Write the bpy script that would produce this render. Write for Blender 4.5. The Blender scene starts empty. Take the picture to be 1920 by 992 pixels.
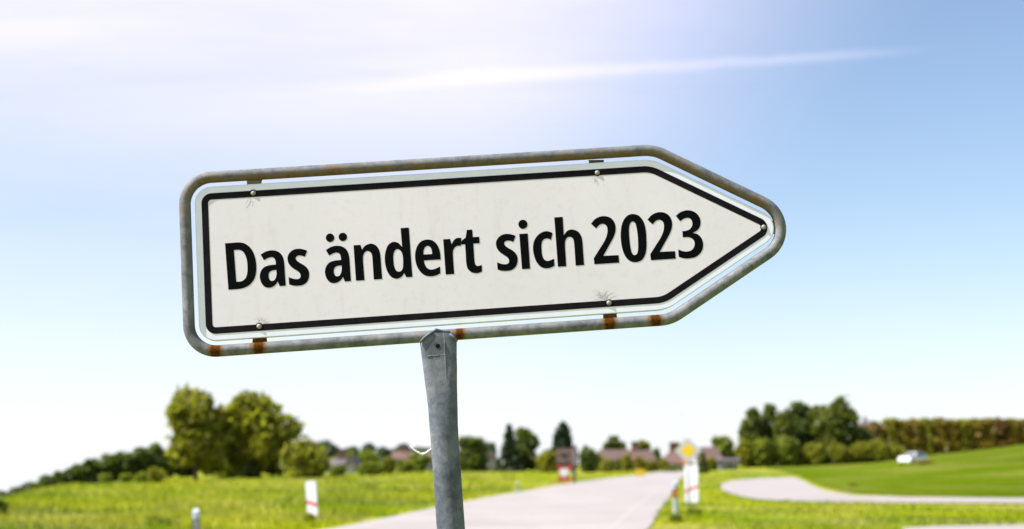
import bpy, math, random
import numpy as np
from mathutils import Vector, Matrix
from mathutils.geometry import tessellate_polygon

C = bpy.context.scene.collection
SC = bpy.context.scene
# ------------------------------------------------------------------ camera
EYE = 1.6
F = 1920 * 50 / 36.0                       # focal length in photo pixels
PITCH = math.atan((870 - 496) / F)
cam = bpy.data.cameras.new('camera'); co = bpy.data.objects.new('camera', cam); C.objects.link(co)
cam.lens = 50; cam.sensor_width = 36; cam.clip_start = 0.05; cam.clip_end = 8000
co.location = (0, 0, EYE); co.rotation_euler = (math.pi / 2 + PITCH, 0, 0)
SIGN_Y = 3.1
cam.dof.use_dof = True
cam.dof.focus_distance = SIGN_Y * math.cos(PITCH) + 0.31 * math.sin(PITCH)
cam.dof.aperture_fstop = 3.7
SC.camera = co

# ------------------------------------------------------------------ world + sun
SUN_EL, SUN_AZ = math.radians(50), math.radians(-104)     # high on the left, a little behind the camera
W = bpy.data.worlds.new('World'); SC.world = W; W.use_nodes = True
nt = W.node_tree; nt.nodes.clear()
def wn(t, **k):
    n = nt.nodes.new(t)
    for a, v in k.items(): setattr(n, a, v)
    return n
def wmath(op, a, b=None, c=None, clamp=False):
    n = wn('ShaderNodeMath', operation=op, use_clamp=clamp)
    for i, v in enumerate((a, b, c)):
        if v is None: continue
        if isinstance(v, (int, float)): n.inputs[i].default_value = v
        else: nt.links.new(v, n.inputs[i])
    return n.outputs[0]
sky = wn('ShaderNodeTexSky', sky_type='NISHITA', sun_disc=False, sun_elevation=SUN_EL, sun_rotation=SUN_AZ)
sky.air_density = 1.0; sky.dust_density = 0.7; sky.ozone_density = 2.4
tc = wn('ShaderNodeTexCoord')
sep = wn('ShaderNodeSeparateXYZ'); nt.links.new(tc.outputs['Generated'], sep.inputs[0])
X_, Y_, Z_ = sep.outputs
# cloud sheet coordinates: direction projected on a high plane
zc = wmath('MAXIMUM', Z_, 0.02)
zc = wmath('ADD', zc, 0.12)
cu = wmath('DIVIDE', X_, zc); cv = wmath('DIVIDE', Y_, zc)
cmb = wn('ShaderNodeCombineXYZ'); nt.links.new(cu, cmb.inputs[0]); nt.links.new(cv, cmb.inputs[1])
mp = wn('ShaderNodeMapping'); nt.links.new(cmb.outputs[0], mp.inputs[0])
mp.inputs['Rotation'].default_value = (0, 0, math.radians(-20)); mp.inputs['Scale'].default_value = (0.55, 1.1, 1)
mp.inputs['Location'].default_value = (0.35, 0.2, 0)
ns = wn('ShaderNodeTexNoise'); nt.links.new(mp.outputs[0], ns.inputs['Vector'])
ns.inputs['Scale'].default_value = 1.0; ns.inputs['Detail'].default_value = 7; ns.inputs['Roughness'].default_value = 0.58
ns.inputs['Distortion'].default_value = 0.6
mr = wn('ShaderNodeMapRange', interpolation_type='SMOOTHSTEP'); nt.links.new(ns.outputs[0], mr.inputs[0])
mr.inputs[1].default_value = 0.30; mr.inputs[2].default_value = 0.70; mr.inputs[3].default_value = 0.68
# the thin cloud sheet lies to the left and thins out towards the right; milky air low down
sunv = Vector((math.sin(SUN_AZ) * math.cos(SUN_EL), math.cos(SUN_AZ) * math.cos(SUN_EL), math.sin(SUN_EL)))
near = wn('ShaderNodeMapRange', interpolation_type='SMOOTHSTEP'); nt.links.new(cu, near.inputs[0])
near.inputs[1].default_value = 0.70; near.inputs[2].default_value = -0.15; near.inputs[3].default_value = 0.02
high = wn('ShaderNodeMapRange', interpolation_type='SMOOTHSTEP'); nt.links.new(Z_, high.inputs[0])
high.inputs[1].default_value = 0.15; high.inputs[2].default_value = 0.31; high.inputs[3].default_value = 0.28
cl = wmath('MULTIPLY', mr.outputs[0], wmath('MULTIPLY', near.outputs[0], high.outputs[0]))
hz = wmath('MULTIPLY', wmath('EXPONENT', wmath('MULTIPLY', wmath('MAXIMUM', Z_, 0), -11)), 0.76)
# one long contrail
def wdir(px, py):
    v = Vector(((px - 960) / F, 1, 0)) ; 
    cy = (496 - py) / F
    d = Vector((v.x, math.cos(PITCH) - cy * math.sin(PITCH), math.sin(PITCH) + cy * math.cos(PITCH)))
    return d.normalized()
a_, b_ = wdir(620, 163), wdir(1790, 91)
nn = a_.cross(b_).normalized()
tt = (b_ - a_).normalized()
dn = wn('ShaderNodeVectorMath', operation='DOT_PRODUCT'); nt.links.new(tc.outputs['Generated'], dn.inputs[0]); dn.inputs[1].default_value = nn
n2 = wn('ShaderNodeTexNoise'); nt.links.new(tc.outputs['Generated'], n2.inputs['Vector']); n2.inputs['Scale'].default_value = 16; n2.inputs['Detail'].default_value = 7; n2.inputs['Roughness'].default_value = .65
wob = wmath('MULTIPLY_ADD', n2.outputs[0], 0.008, -0.004)
off = wmath('ABSOLUTE', wmath('ADD', dn.outputs['Value'], wob))
dl = wn('ShaderNodeVectorMath', operation='DOT_PRODUCT'); nt.links.new(tc.outputs['Generated'], dl.inputs[0]); dl.inputs[1].default_value = tt
along = wn('ShaderNodeMapRange'); nt.links.new(dl.outputs['Value'], along.inputs[0])
along.inputs[1].default_value = a_.dot(tt); along.inputs[2].default_value = b_.dot(tt)
wid = wmath('MULTIPLY_ADD', along.outputs[0], -0.005, 0.0095)
trail = wn('ShaderNodeMapRange', interpolation_type='SMOOTHSTEP'); nt.links.new(wmath('DIVIDE', off, wid), trail.inputs[0])
trail.inputs[1].default_value = 1; trail.inputs[2].default_value = 0
endf = wn('ShaderNodeMapRange', interpolation_type='SMOOTHSTEP'); nt.links.new(dl.outputs['Value'], endf.inputs[0])
endf.inputs[1].default_value = b_.dot(tt) + 0.005; endf.inputs[2].default_value = b_.dot(tt) - 0.09
begf = wn('ShaderNodeMapRange', interpolation_type='SMOOTHSTEP'); nt.links.new(dl.outputs['Value'], begf.inputs[0])
begf.inputs[1].default_value = a_.dot(tt) - 0.05; begf.inputs[2].default_value = a_.dot(tt) + 0.10
trl = wmath('MULTIPLY', wmath('MULTIPLY', trail.outputs[0], endf.outputs[0]), wmath('MULTIPLY', begf.outputs[0], 0.21))
cov = wmath('ADD', cl, trl, clamp=True)
mixc = wn('ShaderNodeMix', data_type='RGBA'); nt.links.new(cov, mixc.inputs[0])
nt.links.new(sky.outputs[0], mixc.inputs[6]); mixc.inputs[7].default_value = (6.25, 5.9, 7.2, 1)
mixh = wn('ShaderNodeMix', data_type='RGBA'); nt.links.new(hz, mixh.inputs[0]); nt.links.new(mixc.outputs[2], mixh.inputs[6]); mixh.inputs[7].default_value = (6.2, 6.45, 6.9, 1)   # milky air near the horizon
bg = wn('ShaderNodeBackground'); nt.links.new(mixh.outputs[2], bg.inputs[0]); bg.inputs[1].default_value = 0.08
out = wn('ShaderNodeOutputWorld'); nt.links.new(bg.outputs[0], out.inputs[0])

sl = bpy.data.lights.new('sun', 'SUN'); so = bpy.data.objects.new('sun', sl); C.objects.link(so)
sl.energy = 4.5; sl.angle = math.radians(0.5); sl.color = (1, 0.975, 0.945)
so.rotation_euler = (-sunv).to_track_quat('-Z', 'Y').to_euler(); so.location = (0, 0, 60)
SC.view_settings.view_transform = 'Standard'; SC.view_settings.look = 'None'
SC.view_settings.exposure = 1.14; SC.view_settings.gamma = 1
SC.cycles.use_denoising = True
SC.cycles.max_bounces = 6; SC.cycles.transparent_max_bounces = 6

# ------------------------------------------------------------------ helpers
rnd = random.Random(7)
def ray(px, py):
    cx = (px - 960) / F; cy = (496 - py) / F
    return Vector((cx, math.cos(PITCH) - cy * math.sin(PITCH), math.sin(PITCH) + cy * math.cos(PITCH)))
def at(px, py, Y):
    d = ray(px, py); return Vector((d.x * Y / d.y, Y, EYE + d.z * Y / d.y))
def ss(a, b, x):
    t = min(1.0, max(0.0, (x - a) / (b - a))); return t * t * (3 - 2 * t)
def lerpt(tab, x):
    if x <= tab[0][0]: return tab[0][1]
    for (a, va), (b, vb) in zip(tab, tab[1:]):
        if x <= b:
            t = (x - a) / (b - a); t = t * t * (3 - 2 * t) if a < .2 else t; return va + (vb - va) * t
    return tab[-1][1]
ZC = [(-0.24, 0.0), (-0.15, 0.45), (-0.06, 0.75), (0.12, 0.6), (0.165, 1.0), (0.2, 1.25), (0.255, 1.9), (0.29, 3.05), (0.322, 3.8), (0.36, 4.95), (0.5, 7.5), (0.8, 9)]
def zt(X, Y):
    u = X / max(Y, 30.0)
    z = lerpt(ZC, u) * ss(85 - 10 * ss(.12, .2, u), 160 + 95 * ss(.12, .2, u), Y)
    z -= .036 * max(0, Y - 112) * ss(-.25, -.315, u)       # a valley opens on the far left
    s = (-15 - (Y - 42) * .26) - X                       # the land falls away on the far left
    if s > 0 and Y > 10:
        z -= 4.5 * ss(0, 45, s) + 0.16 * min(s, 20)* ss(0, 6, s) * ss(10, 40, Y)
    return z
def gp(px, py):
    d = ray(px, py)
    Y = 20.0
    while Y < 600:
        p = Vector((d.x * Y / d.y, Y, EYE + d.z * Y / d.y))
        if p.z <= zt(p.x, p.y): return Vector((p.x, p.y, zt(p.x, p.y)))
        Y += 0.25
    return Vector((d.x * 300 / d.y, 300, zt(d.x * 300 / d.y, 300)))
def ground(px, Y):
    p = at(px, 890, Y); p.z = zt(p.x, Y); return p

class MB:
    def __init__(s): s.v = []; s.f = []
    def add(s, vs, fs):
        n = len(s.v); s.v += [tuple(v) for v in vs]; s.f += [tuple(i + n for i in f) for f in fs]; return s
    def box(s, c, d, M=None):
        x, y, z = c; a, b, e = d[0] / 2, d[1] / 2, d[2] / 2
        vs = [Vector((x + i * a, y + j * b, z + k * e)) for k in (-1, 1) for j in (-1, 1) for i in (-1, 1)]
        if M: vs = [M @ v for v in vs]
        return s.add(vs, [(0, 2, 3, 1), (4, 5, 7, 6), (0, 1, 5, 4), (2, 6, 7, 3), (0, 4, 6, 2), (1, 3, 7, 5)])
    def prism(s, pts, y0, y1, M=None):                   # outline in x,z extruded along y
        n = len(pts)
        vs = [Vector((p[0], y0, p[1])) for p in pts] + [Vector((p[0], y1, p[1])) for p in pts]
        if M: vs = [M @ v for v in vs]
        fs = [tuple(t) for t in tessellate_polygon([[Vector((p[0], p[1], 0)) for p in pts]])]
        fs2 = [tuple(i + n for i in reversed(t)) for t in fs]
        return s.add(vs, fs + fs2 + [(i, i + n, (i + 1) % n + n, (i + 1) % n) for i in range(n)])
    def tube(s, path, rad, seg=10, closed=False, cap=True):
        P = [Vector(p) for p in path]; n = len(P)
        R = rad if isinstance(rad, (list, tuple)) else [rad] * n
        base = len(s.v); up = None; vs = []
        for i, p in enumerate(P):
            a = P[i - 1] if (i > 0 or closed) else p; b = P[(i + 1) % n] if (i < n - 1 or closed) else p
            t = (b - a).normalized()
            if up is None:
                up = t.orthogonal().normalized() if abs(t.y) > .9 else (Vector((0, 1, 0)) - t * t.y).normalized()
            up = (up - t * up.dot(t)).normalized(); sd = t.cross(up)
            for k in range(seg):
                an = 2 * math.pi * k / seg
                vs.append(p + (up * math.cos(an) + sd * math.sin(an)) * R[i])
        fs = []
        for i in range(n if closed else n - 1):
            for k in range(seg):
                a = i * seg + k; b = i * seg + (k + 1) % seg; j = (i + 1) % n
                fs.append((a, b, j * seg + (k + 1) % seg, j * seg + k))
        if cap and not closed:
            fs.append(tuple(reversed(range(seg)))); fs.append(tuple((n - 1) * seg + k for k in range(seg)))
        return s.add(vs, fs)
    def disc(s, c, r, y0, y1, seg=20):
        return s.prism([(c[0] + r * math.cos(2 * math.pi * k / seg), c[1] + r * math.sin(2 * math.pi * k / seg)) for k in range(seg)], y0, y1)
    def build(s, name, m, parent=None, smooth=False):
        me = bpy.data.meshes.new(name); me.from_pydata(s.v, [], s.f); me.update()
        if m: me.materials.append(m)
        if smooth:
            me.polygons.foreach_set('use_smooth', [True] * len(me.polygons))
        o = bpy.data.objects.new(name, me); C.objects.link(o)
        if parent: o.parent = parent
        return o
def fixn(o):
    import bmesh
    bm = bmesh.new(); bm.from_mesh(o.data); bmesh.ops.recalc_face_normals(bm, faces=bm.faces); bm.to_mesh(o.data); bm.free(); return o
def thing(name, label, cat, loc=(0, 0, 0), rot=(0, 0, 0), group=None):
    o = bpy.data.objects.new(name, None); C.objects.link(o); o.location = loc; o.rotation_euler = rot; o.empty_display_size = .2
    o['label'] = label; o['category'] = cat
    if group: o['group'] = group
    return o

# ------------------------------------------------------------------ materials
def newmat(name):
    m = bpy.data.materials.new(name); m.use_nodes = True; n = m.node_tree
    return m, n, n.nodes['Principled BSDF']
def noise(n, scale, detail=4, coord='Object', rough=.55, vec=None):
    t = n.nodes.new('ShaderNodeTexNoise'); t.inputs['Scale'].default_value = scale; t.inputs['Detail'].default_value = detail; t.inputs['Roughness'].default_value = rough
    if vec is None:
        c = n.nodes.new('ShaderNodeTexCoord'); vec = c.outputs[coord]
    n.links.new(vec, t.inputs['Vector']); return t.outputs[0]
def ramp(n, fac, stops):
    r = n.nodes.new('ShaderNodeValToRGB'); n.links.new(fac, r.inputs[0]); e = r.color_ramp.elements
    while len(e) < len(stops): e.new(.5)
    for k, (p, c) in zip(e, stops): k.position = p; k.color = (*c, 1) if len(c) == 3 else c
    return r.outputs[0]
def mixrgb(n, fac, a, b, mode='MIX'):
    x = n.nodes.new('ShaderNodeMix'); x.data_type = 'RGBA'; x.blend_type = mode
    for i, v in ((0, fac), (6, a), (7, b)):
        if isinstance(v, (int, float)): x.inputs[i].default_value = v
        elif isinstance(v, tuple): x.inputs[i].default_value = (*v, 1)
        else: n.links.new(v, x.inputs[i])
    return x.outputs[2]
def bump(n, h, strength, dist=.01):
    b = n.nodes.new('ShaderNodeBump'); b.inputs['Strength'].default_value = strength; b.inputs['Distance'].default_value = dist
    n.links.new(h, b.inputs['Height']); return b.outputs[0]
def simple(name, c1, c2=None, scale=8, rough=.6, metal=0, bmp=0, coord='Object', spec=None):
    m, n, p = newmat(name)
    c2 = c2 or tuple(x * .8 for x in c1)
    f = noise(n, scale, coord=coord)
    n.links.new(ramp(n, f, [(.35, c1), (.65, c2)]), p.inputs['Base Color'])
    p.inputs['Roughness'].default_value = rough; p.inputs['Metallic'].default_value = metal
    if spec is not None: p.inputs['Specular IOR Level'].default_value = spec
    if bmp: n.links.new(bump(n, f, bmp), p.inputs['Normal'])
    return m
def leafmat(name, dark, light, trans=.45):
    m, n, p = newmat(name)
    g = n.nodes.new('ShaderNodeNewGeometry')
    col = ramp(n, g.outputs['Random Per Island'], [(0, dark), (1, light)])
    n.links.new(col, p.inputs['Base Color']); p.inputs['Roughness'].default_value = .5; p.inputs['Specular IOR Level'].default_value = .35
    t = n.nodes.new('ShaderNodeBsdfTranslucent')
    n.links.new(mixrgb(n, .6, col, (.16, .22, .015), 'ADD'), t.inputs[0])
    mx = n.nodes.new('ShaderNodeMixShader'); mx.inputs[0].default_value = trans
    n.links.new(p.outputs[0], mx.inputs[1]); n.links.new(t.outputs[0], mx.inputs[2])
    n.links.new(mx.outputs[0], n.nodes['Material Output'].inputs[0]); return m
M = {}
# galvanised steel with rust: a per-vertex rust amount, broken up by noise
def steel(name, tint=(.140, .158, .186)):
    m, n, p = newmat(name)
    at_ = n.nodes.new('ShaderNodeAttribute'); at_.attribute_name = 'rust'
    big = noise(n, 22, 5); fine = noise(n, 160, 6, rough=.7)
    v = n.nodes.new('ShaderNodeTexVoronoi'); v.inputs['Scale'].default_value = 95
    tcn = n.nodes.new('ShaderNodeTexCoord'); n.links.new(tcn.outputs['Object'], v.inputs['Vector'])
    zinc = ramp(n, big, [(.3, tuple(x * .62 for x in tint)), (.5, tint), (.7, tuple(x * 1.4 for x in tint))])
    zinc = mixrgb(n, .55, zinc, ramp(n, v.outputs['Color'], [(.2, (.55, .56, .56)), (.9, (1.1, 1.1, 1.12))]), 'MULTIPLY')
    zinc = mixrgb(n, .5, zinc, ramp(n, fine, [(.3, (.55, .54, .52)), (.7, (1.15, 1.15, 1.15))]), 'MULTIPLY')
    mm = n.nodes.new('ShaderNodeMath'); mm.operation = 'MULTIPLY_ADD'; n.links.new(fine, mm.inputs[0]); mm.inputs[1].default_value = 1.8; mm.inputs[2].default_value = -.9
    ad = n.nodes.new('ShaderNodeMath'); ad.operation = 'ADD'; n.links.new(mm.outputs[0], ad.inputs[0]); n.links.new(at_.outputs['Fac'], ad.inputs[1])
    b2 = n.nodes.new('ShaderNodeMath'); b2.operation = 'MULTIPLY_ADD'; n.links.new(big, b2.inputs[0]); b2.inputs[1].default_value = 1.6; b2.inputs[2].default_value = -.8
    ad2 = n.nodes.new('ShaderNodeMath'); ad2.operation = 'ADD'; n.links.new(ad.outputs[0], ad2.inputs[0]); n.links.new(b2.outputs[0], ad2.inputs[1])
    msk = n.nodes.new('ShaderNodeMapRange'); msk.interpolation_type = 'SMOOTHSTEP'; n.links.new(ad2.outputs[0], msk.inputs[0]); msk.inputs[1].default_value = .12; msk.inputs[2].default_value = .85
    rust = ramp(n, fine, [(.3, (.035, .011, .002)), (.55, (.085, .030, .004)), (.75, (.16, .065, .010))])
    film = n.nodes.new('ShaderNodeMapRange'); film.interpolation_type = 'SMOOTHSTEP'; n.links.new(at_.outputs['Fac'], film.inputs[0]); film.inputs[1].default_value = .75; film.inputs[2].default_value = 1.05
    thin = ramp(n, fine, [(.3, (.10, .062, .028)), (.6, (.19, .125, .065)), (.8, (.24, .18, .11))])
    rust = mixrgb(n, film.outputs[0], thin, rust)
    n.links.new(mixrgb(n, msk.outputs[0], zinc, rust), p.inputs['Base Color'])
    mt = n.nodes.new('ShaderNodeMapRange'); n.links.new(msk.outputs[0], mt.inputs[0]); mt.inputs[3].default_value = .12; mt.inputs[4].default_value = 0
    n.links.new(mt.outputs[0], p.inputs['Metallic'])
    rg = n.nodes.new('ShaderNodeMapRange'); n.links.new(msk.outputs[0], rg.inputs[0]); rg.inputs[3].default_value = .74; rg.inputs[4].default_value = .9; n.links.new(rg.outputs[0], p.inputs['Roughness'])
    sg = n.nodes.new('ShaderNodeMapRange'); n.links.new(msk.outputs[0], sg.inputs[0]); sg.inputs[3].default_value = .25; sg.inputs[4].default_value = .03; n.links.new(sg.outputs[0], p.inputs['Specular IOR Level'])
    n.links.new(bump(n, fine, .35, .002), p.inputs['Normal'])
    return m
M['steel'] = steel('galvanised_steel')
M['tube'] = steel('galvanised_tube', (.185, .192, .198))
def face_mat():
    m, n, p = newmat('sign_face')
    f = noise(n, 2.6, 6); g = noise(n, 60, 6, rough=.7)
    mpn = n.nodes.new('ShaderNodeMapping'); tcn = n.nodes.new('ShaderNodeTexCoord'); n.links.new(tcn.outputs['Object'], mpn.inputs[0]); mpn.inputs['Scale'].default_value = (38, 1, 3.5)
    run = noise(n, 1, 5, rough=.6, vec=mpn.outputs[0]); h = noise(n, 350, 2)
    c = ramp(n, f, [(.3, (.715, .665, .715)), (.7, (.765, .71, .765))])
    c = mixrgb(n, 1, c, ramp(n, g, [(.33, (.955, .945, .925)), (.47, (1, 1, 1))]), 'MULTIPLY')
    c = mixrgb(n, 1, c, ramp(n, h, [(.20, (.75, .73, .7)), (.26, (1, 1, 1))]), 'MULTIPLY')
    c = mixrgb(n, 1, c, ramp(n, run, [(.28, (.93, .915, .885)), (.42, (1, 1, 1))]), 'MULTIPLY')
    n.links.new(c, p.inputs['Base Color']); p.inputs['Roughness'].default_value = .38
    return m
M['face'] = face_mat()
M['rim'] = simple('panel_rim', (.82, .83, .95), (.78, .79, .92), 30, .6, spec=.3)
M['black'] = simple('black_print', (.006, .004, .006), (.010, .008, .011), 40, .5, spec=.08)
M['ink'] = simple('lettering_ink', (.002, .0025, .003), (.003, .0035, .004), 40, .6, spec=.04)
M['bolt'] = simple('bolt_metal', (.34, .31, .27), (.22, .20, .17), 300, .6, .2)
M['dark'] = simple('hole_shade_and_washer', (.008, .005, .004), (.012, .015, .01), 100, .9, spec=0)
M['hair'] = simple('cobweb_dust', (.15, .135, .12), (.26, .24, .21), 100, .8)
M['silk'] = simple('white_silk', (.85, .85, .85), (.75, .75, .75), 100, .7)
M['white'] = simple('white_plastic', (.70, .70, .75), (.66, .66, .71), 6, .45)
M['red'] = simple('red_print', (.55, .02, .02), (.45, .02, .02), 6, .5)
M['redor'] = simple('red_tip', (.5, .06, .03), (.45, .05, .02), 6, .5)
M['orange'] = simple('orange_reflector', (.80, .24, .015), (.70, .19, .015), 60, .3)
M['blackp'] = simple('black_plastic', (.02, .02, .02), (.03, .03, .03), 10, .5)
M['yellow'] = simple('yellow_print', (.60, .42, .003), (.56, .39, .003), 6, .45)
M['greym'] = simple('grey_metal', (.32, .33, .34), (.26, .27, .28), 10, .45, .3)
M['pale'] = simple('mast_haze_post_grey', (.42, .47, .50), (.38, .43, .46), 10, .5)  # pale blue-grey paints haze onto the far mast; delineator posts share it
M['brownbox'] = simple('weathered_brown_metal', (.16, .085, .065), (.12, .065, .05), 4, .7)
M['bark'] = simple('bark', (.055, .04, .028), (.03, .022, .016), 6, .9, bmp=.5)
M['asphalt'] = None
def asphalt(name, c1, c2, rough):
    m, n, p = newmat(name)
    f = noise(n, .22, 7, rough=.68); g = noise(n, 40, 3)
    c = ramp(n, f, [(.3, c1), (.7, c2)])
    c = mixrgb(n, .5, c, ramp(n, g, [(.3, (.7, .7, .7)), (.7, (1.2, 1.2, 1.2))]), 'MULTIPLY')
    n.links.new(c, p.inputs['Base Color']); p.inputs['Roughness'].default_value = rough
    n.links.new(bump(n, g, .3, .01), p.inputs['Normal']); return m
M['asphalt'] = asphalt('light_asphalt', (.255, .222, .198), (.36, .318, .29), .55)
M['path'] = asphalt('pale_path', (.27, .235, .215), (.33, .29, .265), .6)
M['paint'] = simple('road_paint', (.36, .325, .30), (.30, .27, .245), 3, .6)
def patches(n, stops, dry, sc):
    """patchy meadow colour by place: fresh green, yellow green and dry straw"""
    mpn = n.nodes.new('ShaderNodeMapping'); tcn = n.nodes.new('ShaderNodeTexCoord'); n.links.new(tcn.outputs['Object'], mpn.inputs[0]); mpn.inputs['Scale'].default_value = (.34, .60, .05)
    f = noise(n, sc, 6, rough=.62, vec=mpn.outputs[0]); g = noise(n, sc * 2.3, 5, rough=.65, vec=mpn.outputs[0])
    c = ramp(n, f, stops)
    return mixrgb(n, ramp(n, g, [(.48, (0, 0, 0)), (.57, (dry, dry, dry))]), c, (.37, .31, .11))
def grass(name, stops, dry, sc=.16):
    m, n, p = newmat(name)
    h = noise(n, 2.2, 5, rough=.7)
    c = patches(n, stops, dry, sc)
    c = mixrgb(n, .8, c, ramp(n, h, [(.3, (.55, .6, .5)), (.7, (1.3, 1.25, 1.2))]), 'MULTIPLY')
    n.links.new(c, p.inputs['Base Color']); p.inputs['Roughness'].default_value = .9; p.inputs['Specular IOR Level'].default_value = .0
    n.links.new(bump(n, h, .6, .15), p.inputs['Normal']); return m
MEADOW = [(.38, (.10, .18, .006)), (.46, (.20, .275, .006)), (.55, (.32, .34, .010)), (.64, (.19, .28, .006))]
def blademat(name):
    m, n, p = newmat(name)
    gm = n.nodes.new('ShaderNodeNewGeometry')
    c = mixrgb(n, 1, patches(n, MEADOW, .5, .16), ramp(n, gm.outputs['Random Per Island'], [(0, (.6, .65, .6)), (1, (1.45, 1.4, 1.3))]), 'MULTIPLY')
    n.links.new(c, p.inputs['Base Color']); p.inputs['Roughness'].default_value = .6; p.inputs['Specular IOR Level'].default_value = .1
    t = n.nodes.new('ShaderNodeBsdfTranslucent'); n.links.new(c, t.inputs[0])
    mx = n.nodes.new('ShaderNodeMixShader'); mx.inputs[0].default_value = .45
    n.links.new(p.outputs[0], mx.inputs[1]); n.links.new(t.outputs[0], mx.inputs[2]); n.links.new(mx.outputs[0], n.nodes['Material Output'].inputs[0]); return m
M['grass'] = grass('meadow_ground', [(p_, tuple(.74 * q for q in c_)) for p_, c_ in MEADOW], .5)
M['crop'] = grass('green_crop', [(.35, (.048, .082, .003)), (.5, (.082, .122, .004)), (.65, (.060, .100, .003))], .16, .07)
M['blade'] = blademat('grass_blade')
M['leaf'] = leafmat('leaf_mid', (.085, .092, .006), (.29, .27, .016), .5)
M['leafm'] = leafmat('leaf_deep', (.045, .062, .007), (.145, .16, .014), .45)
M['leafd'] = leafmat('leaf_dark', (.032, .052, .009), (.10, .125, .018), .45)
M['leafl'] = leafmat('leaf_light', (.10, .13, .008), (.2, .22, .02), .5)
M['leafc'] = leafmat('leaf_conifer', (.008, .018, .009), (.02, .04, .016), .2)
M['leafr'] = leafmat('leaf_russet', (.10, .05, .016), (.2, .11, .03), .4)
M['leafo'] = leafmat('leaf_olive', (.14, .10, .010), (.31, .215, .022), .45)
M['leaff'] = leafmat('leaf_far_haze', (.03, .055, .035), (.06, .09, .055), .35)  # bluish tint puts the distance haze into the leaf colour
M['tile'] = simple('roof_tile', (.105, .060, .042), (.075, .046, .034), 1.5, .75)
M['tile2'] = simple('red_roof_tile', (.13, .070, .048), (.10, .056, .04), 1.5, .75)
M['tile3'] = simple('dark_roof_tile', (.11, .09, .10), (.085, .07, .08), 1.5, .75)
M['stucco'] = simple('pale_stucco', (.33, .335, .335), (.27, .275, .275), 1, .85)
M['pink'] = simple('pink_stucco', (.27, .225, .225), (.22, .185, .185), 1, .85)
M['timber'] = simple('grey_timber', (.12, .12, .125), (.085, .085, .09), 3, .85)
M['glass'] = simple('window_glass', (.04, .05, .06), (.06, .07, .08), 3, .1)
M['carw'] = simple('white_car_paint', (.80, .80, .80), (.77, .77, .77), 3, .25)
M['card'] = simple('dark_car_paint', (.035, .04, .05), (.03, .035, .045), 3, .25)
M['rubber'] = simple('tyre_rubber', (.02, .02, .02), (.025, .025, .025), 20, .8)
def emit(name, col, s):
    m, n, p = newmat(name); p.inputs['Emission Color'].default_value = (*col, 1); p.inputs['Emission Strength'].default_value = s
    p.inputs['Base Color'].default_value = (.8, .8, .8, 1); return m
M['lamp'] = emit('lit_headlight', (1, .96, .95), 5)

# ------------------------------------------------------------------ ground
xs = [-100 * 1.07 ** k for k in range(52, 0, -1)] + list(np.arange(-100, 101, 2.0)) + [120, 150, 200, 280, 400, 600, 900, 1500, 2500]
ys = [-800, -400, -200, -100, -60, -30] + list(np.arange(-16, 290, 2.0)) + [290 * 1.09 ** k for k in range(1, 34)]
g = MB(); nx = len(xs)
g.v = [(x, y, zt(x, y)) for y in ys for x in xs]
g.f = [(j * nx + i, j * nx + i + 1, (j + 1) * nx + i + 1, (j + 1) * nx + i) for j in range(len(ys) - 1) for i in range(nx - 1)]
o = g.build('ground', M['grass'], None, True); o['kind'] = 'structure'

def strip(L, R, off, name, m, k=8, parent=None):
    mb = MB(); n = len(L)
    for l, r in zip(L, R):
        for i in range(k + 1):
            t = i / k; x = l[0] + (r[0] - l[0]) * t; y = l[1] + (r[1] - l[1]) * t
            mb.v.append((x, y, zt(x, y) + off))
    for j in range(n - 1):
        for i in range(k):
            a = j * (k + 1) + i; mb.f.append((a, a + 1, a + k + 2, a + k + 1))
    o = mb.build(name, m, parent, True); o['kind'] = 'structure'; return o
def resample(P, ys_):
    out_ = []
    for y in ys_:
        for a, b in zip(P, P[1:]):
            if a[1] <= y <= b[1]:
                t = (y - a[1]) / (b[1] - a[1]); out_.append((a[0] + (b[0] - a[0]) * t, y)); break
        else: out_.append((P[-1][0], y))
    return out_
LE = [(-22, -30), (-10.2, 3), (-6.8, 20)] + [tuple(gp(*p)[:2]) for p in ((640, 992), (772, 962), (930, 930), (1040, 910.5), (1150, 895.5), (1215, 889.5))]
RE = [(-13.5, -30), (-2.0, 3), (1.3, 20)] + [tuple(gp(*p)[:2]) for p in ((1222, 988), (1236, 958), (1254, 936), (1264, 913), (1278, 896), (1284, 890))]
LE.append((LE[-1][0] + (300 - LE[-1][1]) * .13, 300)); RE.append((RE[-1][0] + (300 - RE[-1][1]) * .13, 300))
RY = list(np.arange(-30, 300, 2.0))
L_, R_ = resample(LE, RY), resample(RE, RY)
def smooth(P):
    for _ in range(12):
        P = [P[0]] + [((a[0] + 2 * b[0] + c[0]) / 4, b[1]) for a, b, c in zip(P, P[1:], P[2:])] + [P[-1]]
    return P
L_, R_ = smooth(L_), smooth(R_)
strip(L_, R_, .03, 'road', M['asphalt'])
def lane(t0, t1): return [tuple(l[k] + (r[k] - l[k]) * t0 for k in (0, 1)) for l, r in zip(L_, R_)], [tuple(l[k] + (r[k] - l[k]) * t1 for k in (0, 1)) for l, r in zip(L_, R_)]
a, b = lane(.875, .892); strip(a, b, .034, 'road_edge_line', M['paint'], 2)
a, b = lane(.09, .105); strip(a, b, .034, 'road_edge_line', M['paint'], 2)
a, b = lane(.492, .508)
for i in range(0, len(a) - 3, 6):
    strip(a[i:i + 3], b[i:i + 3], .034, 'road_centre_line', M['paint'], 2)
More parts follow.
